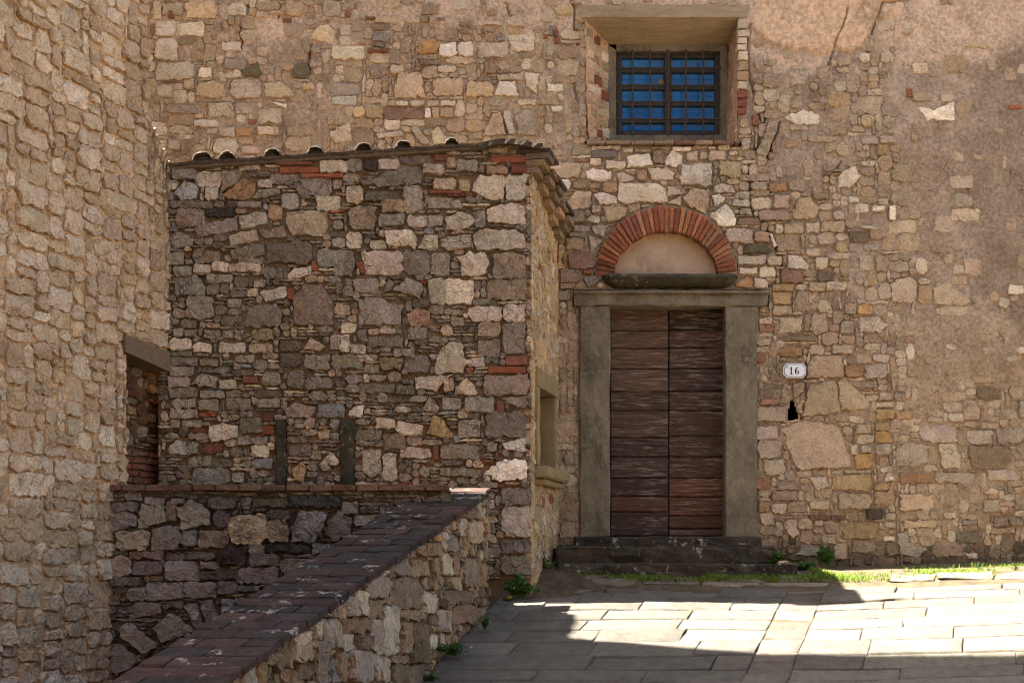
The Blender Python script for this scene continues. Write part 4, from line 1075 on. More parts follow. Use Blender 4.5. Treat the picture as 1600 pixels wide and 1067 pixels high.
# plastered tympanum
M_TYMP = mat_simple('tympanum_plaster', (180, 154, 130), var=0.2, scale=5, bump=0.6, bdist=0.012, dirt=0.6, dirtcol=(110, 92, 76))
mb = MB(); cen = ray(1041, 432, YB + 0.09); rx, rz_ = 85 / F * YB, 75 / F * YB
mb.v.append((cen.x, cen.y, cen.z + 0.1)); mb.c.append((1, 1, 1))
for i in range(33):
    t = math.pi * i / 32; mb.v.append((cen.x + rx * math.cos(t), cen.y, cen.z + rz_ * math.sin(t))); mb.c.append((1, 1, 1))
for i in range(32): mb.f.append((0, i + 2, i + 1))
mb.f.append((0, 1, 33))
mb.build('tympanum', M_TYMP, house)
# brick arch: mortar ring with the bricks standing in it
def arch_p(t, k, Y):
    ri = (81, 70); ro = (110, 110); rx_ = ri[0] + (ro[0] - ri[0]) * k; ry_ = ri[1] + (ro[1] - ri[1]) * k
    return W_BACK.px(1041 + rx_ * math.cos(t), 432.5 - ry_ * math.sin(t))
mb = MB(); N = 60
for i in range(N + 1):
    t = math.pi * i / N
    for k, dd in ((0.04, 0.16), (0.04, 0.004), (1.06, 0.004), (1.06, 0.16)):
        u, v_ = arch_p(t, k, 0); mb.v.append((u, YB + dd + RNG.normal(0, 0.0015), v_)); mb.c.append(tuple(lin((150, 128, 106))))
for i in range(N):
    for j in range(3): mb.f.append((i * 4 + j, i * 4 + j + 1, (i + 1) * 4 + j + 1, (i + 1) * 4 + j))
arch = mb.build('arch', M_PLASTER, house)
NB = 37
for i in range(NB):
    t0 = math.pi * (i + 0.10 + RNG.uniform(-.04, .04)) / NB; t1 = math.pi * (i + 0.86 + RNG.uniform(-.04, .04)) / NB
    k1 = 1.0 + RNG.uniform(-0.05, 0.04); k0 = RNG.uniform(-0.02, 0.05); dp = -0.012 + RNG.normal(0, 0.004)
    V = []
    for dd in (YB + 0.12, YB + dp):
        for (t, k) in ((t0, k0), (t1, k0), (t1, (k0 + k1) / 2), (t1, k1), (t0, k1), (t0, (k0 + k1) / 2)):
            u, v_ = arch_p(t, k, 0); V.append((u + RNG.normal(0, .0015), dd + RNG.normal(0, 0.0015), v_ + RNG.normal(0, .0015)))
    c_ = np.mean(V[6:], axis=0)
    for q in range(6): V.append(tuple(c_ + (np.array(V[6 + q]) - c_) * 0.86 + np.array([0, -0.005, 0])))
    Fc = [tuple(range(12, 18))]
    for q in range(6):
        r_ = (q + 1) % 6; Fc.append((q, r_, 6 + r_, 6 + q)); Fc.append((6 + q, 6 + r_, 12 + r_, 12 + q))
    cc = tint(choose([('b', 5), ('bo', 2), ('br', 3), ('rd', .5), ('bt', 2)], rg), 0.10)
    link('brick', make_mesh('brick', V, Fc, M_BRICK, np.tile(cc, (18, 1))), arch)
# door of two leaves of wide worn boards
def mat_wood():
    m, nt, b = new_mat('old_door_wood'); n = NT(nt)
    w = n.math('MULTIPLY', n.rnd(), 30.0); v = n.scalevec(0.7, 1, 11)
    a = n.noise(7, 7, 0.7, vec=v, dist=0.5, w=w); f2 = n.noise(34, 5, 0.7, vec=n.scalevec(0.5, 1, 9), w=w)
    base = n.attr()
    shade = n.ramp(n.math('ADD', a, n.math('MULTIPLY', f2, 0.45)), 0.45, 1.0, 0.6, 1.4)
    col = n.mix(1.0, base, n.mix(1.0, (1, 1, 1, 1), shade, 'MULTIPLY'), 'MULTIPLY')
    grey = n.math('MULTIPLY', n.ramp(n.noise(9, 6, 0.75, vec=n.scalevec(0.7, 1, 7), w=w), 0.5, 0.62), n.ramp(n.noise(2.2, 3), 0.28, 0.5))
    col = n.mix(n.math('MULTIPLY', grey, 0.68), col, col4(lin((146, 130, 118))))
    crk = n.ramp(n.noise(9, 4, 0.6, vec=n.scalevec(0.35, 1, 16), w=w), 0.62, 0.66)
    col = n.mix(n.math('MULTIPLY', crk, 0.8), col, col4(lin((26, 18, 15))))
    n.lk(col, b.inputs['Base Color']); b.inputs['Roughness'].default_value = 0.75; b.inputs['Specular IOR Level'].default_value = 0.25
    n.lk(n.bump(n.math('SUBTRACT', n.math('ADD', a, f2), n.math('MULTIPLY', crk, 1.5)), 0.8, 0.008), b.inputs['Normal']); return m
M_WOOD = mat_wood()
door = frustum(953.2, 479, 1134, 840, YB + 0.172, YB + 0.21, 'door', M_WOOD, house, colr=lin((40, 28, 22)), seg=0.4)
LY = [310, 373, 421, 476, 537, 588, 660, 712, 770, 818, 860, 925]; RY = [310, 372, 420, 475, 535, 588, 657, 712, 770, 820, 870, 905, 925]
for (xa, xb, ys_, cols) in ((953.8, 1044.0, LY, [(78, 57, 45)] * 9 + [(78, 50, 38), (72, 50, 41)]), (1045.6, 1134.0, RY, [(58, 42, 33), (68, 45, 34)] + [(70, 50, 39)] * 6 + [(82, 52, 38), (86, 53, 38), (78, 51, 39), (84, 64, 52)])):
    for i in range(len(ys_) - 1):
        y0, y1 = 300 + ys_[i] / 1.7217, 300 + ys_[i + 1] / 1.7217
        frustum(xa + RNG.uniform(0, .5), y0 + 0.7, xb - RNG.uniform(0, .5), y1 - 0.8, YB + 0.135 + RNG.normal(0, 0.003), YB + 0.169, 'plank', M_WOOD, door, bev=0.007, rough=0.0015, colr=lin(np.array(cols[i]) * RNG.uniform(0.82, 1.22)))
frustum(1054.5, 657, 1058.5, 668, YB + 0.125, YB + 0.16, 'lock_plate', M_IRON, door, seg=0.3, bev=0.003)

# --- doorstep
step = thing('doorstep', 'two worn dark stone steps speckled with white lichen below the plank door', 'doorstep', (1.55, 12.0, 1.3))
M_STEP = mat_simple('step_stone', (70, 60, 47), var=0.45, scale=9, bump=1.0, bdist=0.016, spots=(168, 160, 140), spotamt=0.75, spotscale=13, dirt=0.9, dirtcol=(26, 22, 17))
frustum(898, 838.5, 1190, 856, YB - 0.16, YB + 0.24, 'threshold', M_STEP, step, bev=0.015, rough=0.006)
frustum(868, 854.5, 1214, 882, YB - 0.42, YB + 0.05, 'step', M_STEP, step, bev=0.02, rough=0.008)
frustum(872, 880.5, 1246, 906, YB - 0.66, YB + 0.05, 'step', M_STEP, step, bev=0.02, rough=0.008)

# --- house number
M_ENAMEL = mat_simple('white_enamel', (226, 228, 234), rough=0.25, var=0.04, bump=0.05, spec=0.5)
M_NAVY = mat_simple('navy_enamel', (24, 30, 70), rough=0.3, var=0.08, bump=0.05, spec=0.5)
plate = thing('house_number_plate', 'white enamel plate with number 16 and blue border on stone wall', 'number plate', tuple(W_BACK.world(*W_BACK.px(1240, 579), 0.03)))
P8 = (1190, 540, 7.623)
def ppt(x, y, d):
    u, v_ = W_BACK.px(P8[0] + x / P8[2], P8[1] + y / P8[2]); return tuple(W_BACK.world(u, v_, d))
def flat(poly, d0, d1, name, mat, parent):
    n = len(poly); V = [ppt(x, y, d0) for x, y in poly] + [ppt(x, y, d1) for x, y in poly]
    Fc = [tuple(range(n, 2 * n))[::-1]] + [(i, (i + 1) % n, n + (i + 1) % n, n + i) for i in range(n)]
    return link(name, make_mesh(name, V, Fc, mat), parent)
def octa(x0, y0, x1, y1, c): return [(x0 + c, y0), (x1 - c, y0), (x1, y0 + c), (x1, y1 - c), (x1 - c, y1), (x0 + c, y1), (x0, y1 - c), (x0, y0 + c)]
flat(octa(252, 218, 520, 388, 40), 0.0, 0.036, 'plate', M_ENAMEL, plate)
flat(octa(262, 228, 510, 378, 36), 0.0, 0.0375, 'border', M_NAVY, plate)
flat(octa(269, 235, 503, 371, 33), 0.0, 0.039, 'panel', M_ENAMEL, plate)
def strokes(pts, ws):
    L = []; Rr = []
    for i in range(len(pts)):
        a = np.array(pts[max(0, i - 1)]); b_ = np.array(pts[min(len(pts) - 1, i + 1)]); d = (b_ - a) / (np.linalg.norm(b_ - a) + 1e-9); nrm = np.array([-d[1], d[0]])
        L.append(tuple(np.array(pts[i]) + nrm * ws[i] / 2)); Rr.append(tuple(np.array(pts[i]) - nrm * ws[i] / 2))
    return L, Rr
def glyph(name, parts, parent):
    mb = MB()
    for (L, Rr) in parts:
        n = len(L); V = [ppt(x, y, 0.0405) for x, y in L] + [ppt(x, y, 0.0405) for x, y in Rr] + [ppt(x, y, 0.038) for x, y in L] + [ppt(x, y, 0.038) for x, y in Rr]
        Fc = [(i, i + 1, n + i + 1, n + i) for i in range(n - 1)] + [(i + 1, i, 2 * n + i, 2 * n + i + 1) for i in range(n - 1)] + [(n + i, n + i + 1, 3 * n + i + 1, 3 * n + i) for i in range(n - 1)]
        mb.add(V, Fc)
    return mb.build(name, M_NAVY, parent)
glyph('digit', [strokes([(343, 262), (343, 300), (343, 345)], [15, 15, 15]), strokes([(326, 280), (336, 272), (346, 262)], [4, 7, 9]), strokes([(326, 346), (343, 345), (360, 346)], [6, 7, 6])], plate)
ell = [(411 + 17.5 * math.cos(t), 322 + 20 * math.sin(t)) for t in np.linspace(0, 2 * math.pi, 28)]
elw = [6 + 9 * abs(math.cos(t)) for t in np.linspace(0, 2 * math.pi, 28)]
glyph('digit', [strokes(ell, elw), strokes([(394, 325), (393, 305), (397, 285), (407, 270), (420, 266), (428, 272)], [15, 15, 14, 9, 6, 8])], plate)
flat([(287, 252), (303, 252), (303, 268), (295, 280), (287, 268)], 0.0, 0.0405, 'emblem', M_NAVY, plate)
flat([(291, 256), (299, 256), (299, 266), (295, 273), (291, 266)], 0.0, 0.0418, 'emblem', M_ENAMEL, plate)
# ------------------------------------------------------------------ the annex against the house
annex = thing('stone_annex', 'low lean-to of dark grey rubble stone under a tiled edge, left of the door', 'outbuilding', (-1.4, YA, 1.2))
def apx(p): return W_ANNEX.pxs(p)
areg = apx([(246, 264), (300, 256), (745, 232), (830, 226), (830.5, 905), (690, 905), (690, 775), (246, 775)])
POST1 = apx([(430, 657), (447, 657), (447, 757), (430, 757)]); POST2 = apx([(531, 655), (553, 655), (553, 757), (531, 757)])
def a_px(U, V): return CX + U * F / YA, CY - (V - EYE) * F / YA
def annex_depth(U, V):
    return -0.030 + 0.006 * fbm(U, V, 3, 3, 200) + 0.007 * fbm(U, V, 12, 4, 203) + 0.004 * fbm(U, V, 35, 3, 207) + 0.012 * sm(4.75, 4.95, V)
def annex_colour(U, V):
    x, y = a_px(U, V)
    c = mixc(np.broadcast_to(lin((140, 121, 100)), x.shape + (3,)).copy(), lin((112, 96, 80)), np.clip(0.5 + fbm(U, V, 2.5, 4, 210), 0, 1))
    c = mixc(c, lin((140, 112, 84)), np.clip(1 - sm(255, 320, y), 0, 1) * 0.6)
    c = mixc(c, lin((132, 92, 66)), np.clip(sm(560, 700, y) * (0.4 + 0.6 * fbm(U, V, 2, 3, 212)), 0, 1) * 0.6)
    c = mixc(c, lin((170, 130, 92)), sm(812, 830, x) * 0.7)
    return c
relief(W_ANNEX, 'wall', areg, [], 0.0165, annex_depth, annex_colour, M_MORTAR, annex)
items = []; keys = []
for tile, txt in ANNEX:
    for c, pts in parse(tile, txt):
        P = apx(pts); br = c in ('b', 'r')
        keys.append(P); items.append((P, tint(c) * (1.22 if not br else 1.0), {'brick': br}))
fill = pack(W_ANNEX, areg, [POST1, POST2], keys, 0.03, sizes_fn(1, 6, 1, 3, 0.35, 0.3), (0.03, 0.02, 2.5), 0.008, 21, gap=0.5, keygap=0.003)
rg = np.random.default_rng(22)
for P in fill:
    items.append((P, 1.2 * tint(choose([('g', 4), ('gd', 3), ('d', 1.2), ('gt', 2), ('pt', 1.2), ('p', 1.2), ('r', .25), ('b', .15), ('u', .3)], rg)), {'proud': -0.006}))
build_stones(W_ANNEX, items, annex, M_STONE_ANNEX, (-0.004, 0.016), 0.005)
for (x0, x1, c) in ((430.5, 446.5, (52, 44, 36)), (531.5, 552.5, (84, 76, 56))):
    frustum(x0, 657, x1, 757, YA - 0.012, YA + 0.08, 'post', M_DARKST, annex, bev=0.008, rough=0.005)
# body
mb = MB()
def solidpoly(pts, z0, z1, zs=None):
    n = len(pts); V = [(x, y, z0) for x, y in pts] + [(x, y, (zs[i] if zs else z1)) for i, (x, y) in enumerate(pts)]
    mb.add(V, [tuple(range(n))[::-1], tuple(range(n, 2 * n))] + [(i, (i + 1) % n, n + (i + 1) % n, n + i) for i in range(n)], lin((120, 100, 80)))
# side wall with its window opening
su0, sv0 = W_SIDE.px(837.0, 558); su1, sv1 = W_SIDE.px(868.0, 607); _, sv2 = W_SIDE.px(838, 720); _, sv3 = W_SIDE.px(869, 744)
stop, sbot = (sv0 + sv1) / 2, (sv2 + sv3) / 2
print('side window u', su0, su1, 'top', sv0, sv1, 'bottom', sv2, sv3)
su1 = min(su1, SLEN - 0.08)
IN = 0.30
def sw(u, d): p = W_SIDE.world(u, 0.0, d); return (float(p[0]), float(p[1]))
solidpoly([(-2.95, YA + 0.045), (sw(0.05, -0.04)[0], YA + 0.045), sw(0.06, -0.04), sw(su0 + 0.05, -0.04), sw(su0 + 0.05, -IN), sw(su1 - 0.05, -IN), sw(su1 - 0.05, -0.04), sw(SLEN + 0.02, -0.04), (-2.95, YB + 0.05)], -0.5, 0, [4.86] * 7 + [4.5] * 2)
mb.f = mb.f[2:]; n_ = 9
solid_top = [(-2.95, YA + 0.045, 4.86), (sw(0.05, -0.04)[0], YA + 0.045, 4.86), (*sw(SLEN, -0.04), 4.5), (-2.95, YB, 4.5)]
mb.add(solid_top, [(0, 1, 2, 3)])
mb.build('inner_wall', M_CORE, annex)
mb = MB()
# filling above and below the side window
for (z0, z1) in ((-0.5, sbot + 0.05), (stop - 0.12, 4.5)):
    solidpoly([sw(su0 + 0.052, -0.042), sw(su0 + 0.052, -IN + 0.002), sw(su1 - 0.052, -IN + 0.002), sw(su1 - 0.052, -0.042)][::-1], z0, z1)
mb.build('inner_wall', M_CORE, annex)
sreg = np.array([(0.0, 0.95), (SLEN + 0.03, 1.05), (SLEN + 0.03, 4.55), (0.0, 5.02)])
SWIN = np.array([(su0, sbot), (su1, sbot), (su1, stop), (su0, stop)])
def side_depth(U, V): return -0.006 + 0.012 * fbm(U, V, 3, 3, 300) + 0.008 * fbm(U, V, 12, 4, 303) + 0.005 * fbm(U, V, 34, 3, 306)
def side_colour(U, V):
    c = mixc(np.broadcast_to(lin((196, 164, 124)), U.shape + (3,)).copy(), lin((174, 142, 106)), np.clip(0.5 + fbm(U, V, 3, 4, 310), 0, 1))
    return mixc(c, lin((196, 120, 76)), np.clip(1 - U / 0.12, 0, 1) * np.clip(0.3 + fbm(U, V, 5, 3, 312), 0, 1))
relief(W_SIDE, 'side_wall', sreg, [SWIN], 0.015, side_depth, side_colour, M_PLASTER, annex)
fill = pack(W_SIDE, sreg, [SWIN], [], 0.035, sizes_fn(2, 6, 2, 4, 0.3, 0.2), (0.04, 0.03, 2.0), 0.009, 31, gap=1)
items = [(P, tint(choose([('p', 3), ('pt', 4), ('py', 2), ('yt', 2), ('b', .3)], rg)), {'proud': -0.006}) for P in fill]
build_stones(W_SIDE, items, annex, M_STONE_HOUSE, (-0.006, 0.012), 0.006)
def sbox(u0, u1, v0, v1, d0, d1, name, mat, parent, bev=0.008, rough=0.003, seg=0.12, colr=None):
    V, Fc = worn_block((u1 - u0, d1 - d0, v1 - v0), bev, rough, seg)
    P = []
    for q in V: P.append(tuple(W_SIDE.world((u0 + u1) / 2 + q[0], (v0 + v1) / 2 + q[2], (d0 + d1) / 2 - q[1])))
    return link(name, make_mesh(name, P, [f for f in Fc], mat, np.tile(colr, (len(P), 1)) if colr is not None else None), parent)
M_SAND = mat_simple('pale_sandstone', (146, 126, 92), var=0.22, scale=6, bump=0.5, bdist=0.008, fine=110, dirt=0.4, dirtcol=(92, 80, 58))
ft = 0.17
swin = sbox(su0, su1, stop - ft, stop, -0.2, 0.02, 'window', M_SAND, annex)
sbox(su0, su0 + 0.12, sbot, stop - ft - 0.003, -0.2, 0.018, 'frame', M_SAND, swin)
sbox(su1 - 0.10, su1, sbot, stop - ft - 0.003, -0.2, 0.018, 'frame', M_SAND, swin)
um = (su0 + su1) / 2 + 0.08
sbox(su0 + 0.12, su1 - 0.1, sbot + 0.01, stop - ft - 0.006, -0.24, -0.21, 'shutter', mat_simple('shutter_board', (120, 104, 78), var=0.3, stretch=(8, 8, 1)), swin)
sl_ = sbox(su0 - 0.02, su1 + 0.05, sbot - 0.11, sbot - 0.003, -0.1, 0.13, 'sill', M_SAND, swin, bev=0.02)
sbox(su0 + 0.01, su1 + 0.03, sbot - 0.17, sbot - 0.113, -0.1, 0.085, 'sill_moulding', M_SAND, swin, bev=0.015)

# --- tiled roof of the annex: front verge seen edge-on
roof = MB()
def roof_front(px): return 258 - (px - 262) * (258 - 226) / (752 - 262)
def roof_pt(px, dy, Y):
    """on the roof plane: height of the front edge at this column, falling gently to the house"""
    q = ray(px, roof_front(px) + dy, YA); return Vector((q.x, Y, q.z - 0.25 * (Y - YA)))
rf = None
cols_ = [250, 300, 338, 374, 410, 446, 478, 514, 550, 588, 620, 650, 688, 724, 770]
for i, (a, b_) in enumerate(zip(cols_[:-1], cols_[1:])):
    mbt = MB()
    for k, (Y0, Y1) in enumerate(((YA - 0.03, YA + 0.40), (YA + 0.38, YA + 0.82), (YA + 0.8, YB - 0.02))):
        lift = 0.012 * (2 - k) * 0 + k * 0.0
        P = []
        for Y in (Y0, Y1):
            for (px, z) in ((a + 0.6, 0.012), (a + 4, 0.002), ((a + b_) / 2, -0.004), (b_ - 4, 0.002), (b_ - 0.6, 0.012)):
                q = roof_pt(px, 0, Y); q.z += z + RNG.normal(0, 0.003) + (0.012 if Y == Y0 and k else 0); P.append(tuple(q))
        P += [(x, y, z - 0.022) for x, y, z in P]
        Fc = []
        for j in range(4): Fc += [(j, j + 1, 5 + j + 1, 5 + j), (10 + j, 15 + j, 15 + j + 1, 10 + j + 1), (j + 1, j, 10 + j, 10 + j + 1)]
        Fc += [(0, 5, 15, 10), (9, 4, 14, 19)]
        if rf is None:
            rf = link('roof', make_mesh('roof', [tuple(roof_pt(246, -1, YA - 0.02)), tuple(roof_pt(826, -1, YA - 0.02)), tuple(roof_pt(826, -1, YB)), tuple(roof_pt(246, -1, YB))] + [tuple(roof_pt(246, 9, YA - 0.02)), tuple(roof_pt(826, 9, YA - 0.02)), tuple(roof_pt(826, 9, YB)), tuple(roof_pt(246, 9, YB))], [(0, 1, 2, 3), (7, 6, 5, 4), (0, 4, 5, 1), (1, 5, 6, 2), (2, 6, 7, 3), (3, 7, 4, 0)], mat_simple('bedding_mortar', (104, 86, 68), var=0.4, bump=0.9, bdist=0.015)), annex)
        link('pan_tile', make_mesh('pan_tile', P, Fc, M_TILE), rf)
for cx, w_ in ((318, 19), (356, 16), (427, 16), (494, 15), (569, 15), (631, 15), (706, 13)):
    for k, (Y0, Y1) in enumerate(((YA - 0.04, YA + 0.40), (YA + 0.36, YA + 0.82), (YA + 0.78, YB - 0.02))):
        P = []; n = 9; th = 0.016; r0 = 0.86 * w_ / F * YA
        for (Y, s) in ((Y0, 1.0), (Y1, 0.82)):
            for lay in ((0.006 if Y == Y0 else 0), th):
                for j in range(n):
                    t = math.pi * (j / (n - 1)); q = roof_pt(cx, 0, Y)
                    P.append((q.x + (r0 * s - lay) * math.cos(t) + RNG.normal(0, 0.002), Y + RNG.normal(0, 0.004), q.z + 0.006 + (r0 * s * 1.0 - lay) * math.sin(t) * 0.8 + (0.01 if k else 0) + RNG.normal(0, 0.002)))
        Fc = []
        for j in range(n - 1):
            Fc += [(j, j + 1, 2 * n + j + 1, 2 * n + j), (n + j + 1, n + j, 3 * n + j, 3 * n + j + 1), (j + 1, j, n + j, n + j + 1), (2 * n + j, 2 * n + j + 1, 3 * n + j + 1, 3 * n + j)]
        Fc += [(0, 2 * n, 3 * n, n), (n - 1, 2 * n - 1, 4 * n - 1, 3 * n - 1)]
        m_ = len(P)
        for j in range(n):
            x_, y_, z_ = P[j]; t = math.pi * j / (n - 1); P.append((x_ + 0.006 * math.cos(t), y_ + 0.008, z_ + 0.006 * math.sin(t)))
        Fc = [((m_ + f[0] if False else f[0]),) + tuple(f[1:]) for f in Fc]
        Fc = [f for f in Fc if not (f[0] < n - 1 and f[1] == f[0] + 1 and f[2] >= 2 * n)]
        for j in range(n - 1): Fc += [(j, j + 1, m_ + j + 1, m_ + j), (m_ + j, m_ + j + 1, 2 * n + j + 1, 2 * n + j)]
        link('cover_tile', make_mesh('cover_tile', P, Fc, M_TILE), rf)
        if k == 0:   # mortar packed under the first tile
            P = []
            for Y in (Y0 + 0.03, Y0 + 0.2):
                for j in range(n):
                    t = math.pi * j / (n - 1); q = roof_pt(cx, 0, Y); P.append((q.x + (r0 - th) * 0.97 * math.cos(t), Y + RNG.normal(0, 0.012), q.z + 0.004 + (r0 - th) * 0.76 * math.sin(t) * RNG.uniform(0.75, 1.0)))
            Fc = [tuple(range(n))[::-1]] + [(j, j + 1, n + j + 1, n + j) for j in range(n - 1)]
            link('tile_bedding', make_mesh('tile_bedding', P, Fc, M_DARKST), rf)
# broad end tile over the corner
P = []; n = 13
for lay in (0, 1):
    for Y in (YA - 0.06, YA + 0.5):
        for j in range(n):
            t = j / (n - 1); px = 749 + 100 * t; py = 219.5 - 7.5 * math.sin(math.pi * min(1, t * 1.12)) + 1.0 * t + (8.5 if lay else 0)
            q = ray(px, py, YA - 0.1); P.append((q.x, Y + RNG.normal(0, 0.003), q.z - 0.2 * (Y - YA + 0.1) + RNG.normal(0, 0.0007)))
Fc = []
for j in range(n - 1):
    Fc += [(j, j + 1, n + j + 1, n + j), (2 * n + j + 1, 2 * n + j, 3 * n + j, 3 * n + j + 1), (j + 1, j, 2 * n + j, 2 * n + j + 1), (n + j, n + j + 1, 3 * n + j + 1, 3 * n + j)]
Fc += [(0, n, 3 * n, 2 * n), (2 * n - 1, n - 1, 3 * n - 1, 4 * n - 1)]
link('end_tile', make_mesh('end_tile', P, Fc, M_TILE), rf)
# slabs and bricks corbelled out along the side: two courses
nsl = 5
for k in range(nsl):
    u0, u1 = -0.02 + SLEN * k / nsl, -0.02 + SLEN * (k + 1) / nsl - 0.008
    zt = 5.06 - 0.36 * (k + 0.5) / nsl
    for (dz0, dz1, d1) in ((-0.055, 0.0, 0.155), (-0.115, -0.058, 0.115), (-0.175, -0.118, 0.065)):
        jd = RNG.normal(0, 0.004)
        sbox(u0 + RNG.uniform(0, .006), u1, zt + dz0, zt + dz1, -0.05, d1 + jd, 'corbel_slab', M_STONE_HOUSE, annex, bev=0.004, rough=0.0015, seg=0.4, colr=tint(choose([('t', 2), ('td', 4), ('tv', 3)], rg)))
for k in range(3):
    u0, u1 = SLEN * k / 3, SLEN * (k + 1) / 3 - 0.006
    zt = 5.13 - 0.36 * (k + 0.5) / 3
    sbox(u0 - 0.02, u1 - 0.024, zt - 0.05, zt - 0.01 , -0.25, 0.17, 'eave_tile', M_TILE, annex, bev=0.006, rough=0.002, seg=0.4)

# ------------------------------------------------------------------ the building on the left
tower = thing('stone_building', 'tall pale rubble stone building at left, timber lintel over a bricked-up opening', 'building', (-3.3, 10.0, 0.0))
def tpx(p): return W_TOWER.pxs(p)
uN0, _ = W_TOWER.px(200, 650)               # near jamb of the niche
uTop, _ = W_TOWER.px(231, 100)
treg = np.array([(-3.4, 0.1), (0.03, 0.1), (0.03, 4.95), (uTop + 0.03, 5.25), (uTop, 6.35), (-3.4, 6.35)])
lt = tpx([(198, 524), (258, 550), (256, 580), (198, 551)])
vl0, vl1 = lt[:, 1].min(), lt[:, 1].max()
NICHE = np.array([(uN0, 2.05), (0.06, 2.05), (0.06, lt[2, 1] + 0.03), (uN0, lt[3, 1] + 0.03)])
LINT = np.array([(lt[0, 0] - 0.05, lt[3, 1]), (lt[1, 0] + 0.03, lt[2, 1]), (lt[1, 0] + 0.03, lt[1, 1]), (lt[0, 0] - 0.05, lt[0, 1])])
def tower_depth(U, V): return -0.012 + 0.010 * fbm(U, V, 2.5, 3, 400) + 0.010 * fbm(U, V, 11, 4, 403) + 0.005 * fbm(U, V, 34, 3, 407)
def tower_colour(U, V):
    c = mixc(np.broadcast_to(lin((206, 170, 132)), U.shape + (3,)).copy(), lin((184, 150, 114)), np.clip(0.5 + fbm(U, V, 2.2, 4, 410), 0, 1))
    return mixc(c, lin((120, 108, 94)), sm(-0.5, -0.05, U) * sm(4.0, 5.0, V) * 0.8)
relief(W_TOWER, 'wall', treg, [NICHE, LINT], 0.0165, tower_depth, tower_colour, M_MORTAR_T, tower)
fill = pack(W_TOWER, treg, [NICHE, LINT], [], 0.045, sizes_fn(3, 9, 2, 4, 0.2, 0.15), (0.05, 0.022, 1.6), 0.009, 41, gap=1)
rg = np.random.default_rng(42); items = []
for P in fill:
    c = area_c(P)[1]
    code = choose([('p', 4), ('pt', 3), ('pw', 4), ('w', 2), ('pg', 1), ('py', 1), ('wt', 2)], rg)
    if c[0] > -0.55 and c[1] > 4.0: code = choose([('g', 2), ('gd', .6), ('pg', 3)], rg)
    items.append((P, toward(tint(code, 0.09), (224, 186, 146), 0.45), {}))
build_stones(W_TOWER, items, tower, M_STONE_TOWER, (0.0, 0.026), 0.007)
# timber lintel, niche lining and the brick filling in it
M_BEAM = mat_simple('weathered_beam', (130, 108, 86), var=0.35, scale=8, bump=0.9, bdist=0.01, stretch=(2, 2, 14))
V = []
for d in (0.03, -0.32):
    for (u, v_) in LINT: V.append(tuple(W_TOWER.world(u, v_ + (0.0), d)))
V = [V[0], V[1], V[5], V[4], V[3], V[2], V[6], V[7]]
link('lintel', make_mesh('lintel', *hexa(V), M_BEAM), tower)
W_NICHE = Wall((W_TOWER.O[0] - W_TOWER.N[0] * 0.20, W_TOWER.O[1] - W_TOWER.N[1] * 0.20), (0.4, 1.0))
nreg = np.array([(uN0 - 0.1, 2.0), (0.34, 2.0), (0.34, 3.35), (uN0 - 0.1, 3.35)])
def niche_depth(U, V): return -0.012 + 0.008 * fbm(U, V, 9, 4, 450)
def niche_colour(U, V): return mixc(np.broadcast_to(lin((120, 92, 68)), U.shape + (3,)).copy(), lin((92, 70, 54)), np.clip(0.5 + fbm(U, V, 4, 4, 452), 0, 1))
relief(W_NICHE, 'niche_filling', nreg, [], 0.02, niche_depth, niche_colour, M_MORTAR, tower)
keys = []; items = []
z = 2.12
while z < 2.46:
    u = uN0 - 0.1 + RNG.uniform(0, 0.1)
    while u < 0.3:
        w_ = RNG.uniform(0.12, 0.24); P = np.array([(u, z), (u + w_, z + RNG.normal(0, .004)), (u + w_, z + 0.045), (u, z + 0.045 + RNG.normal(0, .004))])
        keys.append(P); items.append((P, tint(choose([('b', 2), ('r', 3), ('rd', 1), ('td', .7)], rg)), {'brick': True})); u += w_ + 0.015
    z += 0.058
fill = pack(W_NICHE, nreg, [], keys, 0.03, sizes_fn(2, 6, 1, 4, 0.3, 0.3), (0.03, 0.02, 3), 0.008, 46, gap=1)
for P in fill: items.append((P, tint(choose([('r', 3), ('rd', 2), ('t', 2), ('g', 2), ('yt', 1), ('td', 2)], rg)), {}))
build_stones(W_NICHE, items, tower, M_STONE_ANNEX, (0.0, 0.02), 0.005, limit=200)
# mass of the building: low wing with its far edge, tall block nearer the street
mb = MB()
def tw(Y, d=-0.045):
    s = (Y - YA) * math.hypot(0.4, 1.0); p = W_TOWER.world(s, 0.0, d); return (float(p[0]), float(p[1]))
uN = tw(10.50)
WING_TOP, TALL_TOP, TALL_Y = 6.28, 13.5, 10.04
solidpoly([(-9, 9.0), tw(9.0), tw(10.50), (-9, 10.50)], -1.2, WING_TOP)
solidpoly([(-9, 10.503), tw(10.503), tw(10.78), (-9, 10.78)], vl1 + 0.02, WING_TOP)
solidpoly([(-9, 10.503), tw(10.503, -0.33), tw(11.5, -0.33), (-9, 11.5)], -1.2, vl1 + 0.017)
solidpoly([(-9, 10.783), tw(10.783), tw(11.035), (-9, 11.035)], vl1 + 0.02, 4.9)
solidpoly([(-9, 3), tw(3, -0.03), tw(TALL_Y, -0.06), (-9, TALL_Y)], WING_TOP + 0.003, TALL_TOP)
solidpoly([(-9, 3), tw(3), tw(8.997), (-9, 8.997)], -1.2, WING_TOP)
v = [(-9, TALL_Y + 0.003, WING_TOP), (*tw(TALL_Y + 0.003, -0.06), WING_TOP), (*tw(10.3, -0.06), WING_TOP), (-9, 10.3, WING_TOP), (-9, TALL_Y + 0.003, 8.4), (*tw(TALL_Y + 0.003, -0.06), 8.4), (*tw(10.3, -0.06), 6.30), (-9, 10.3, 6.30)]
v_, f_ = hexa(v); mb.add(v_, f_)
mb.build('inner_wall', M_CORE, tower)

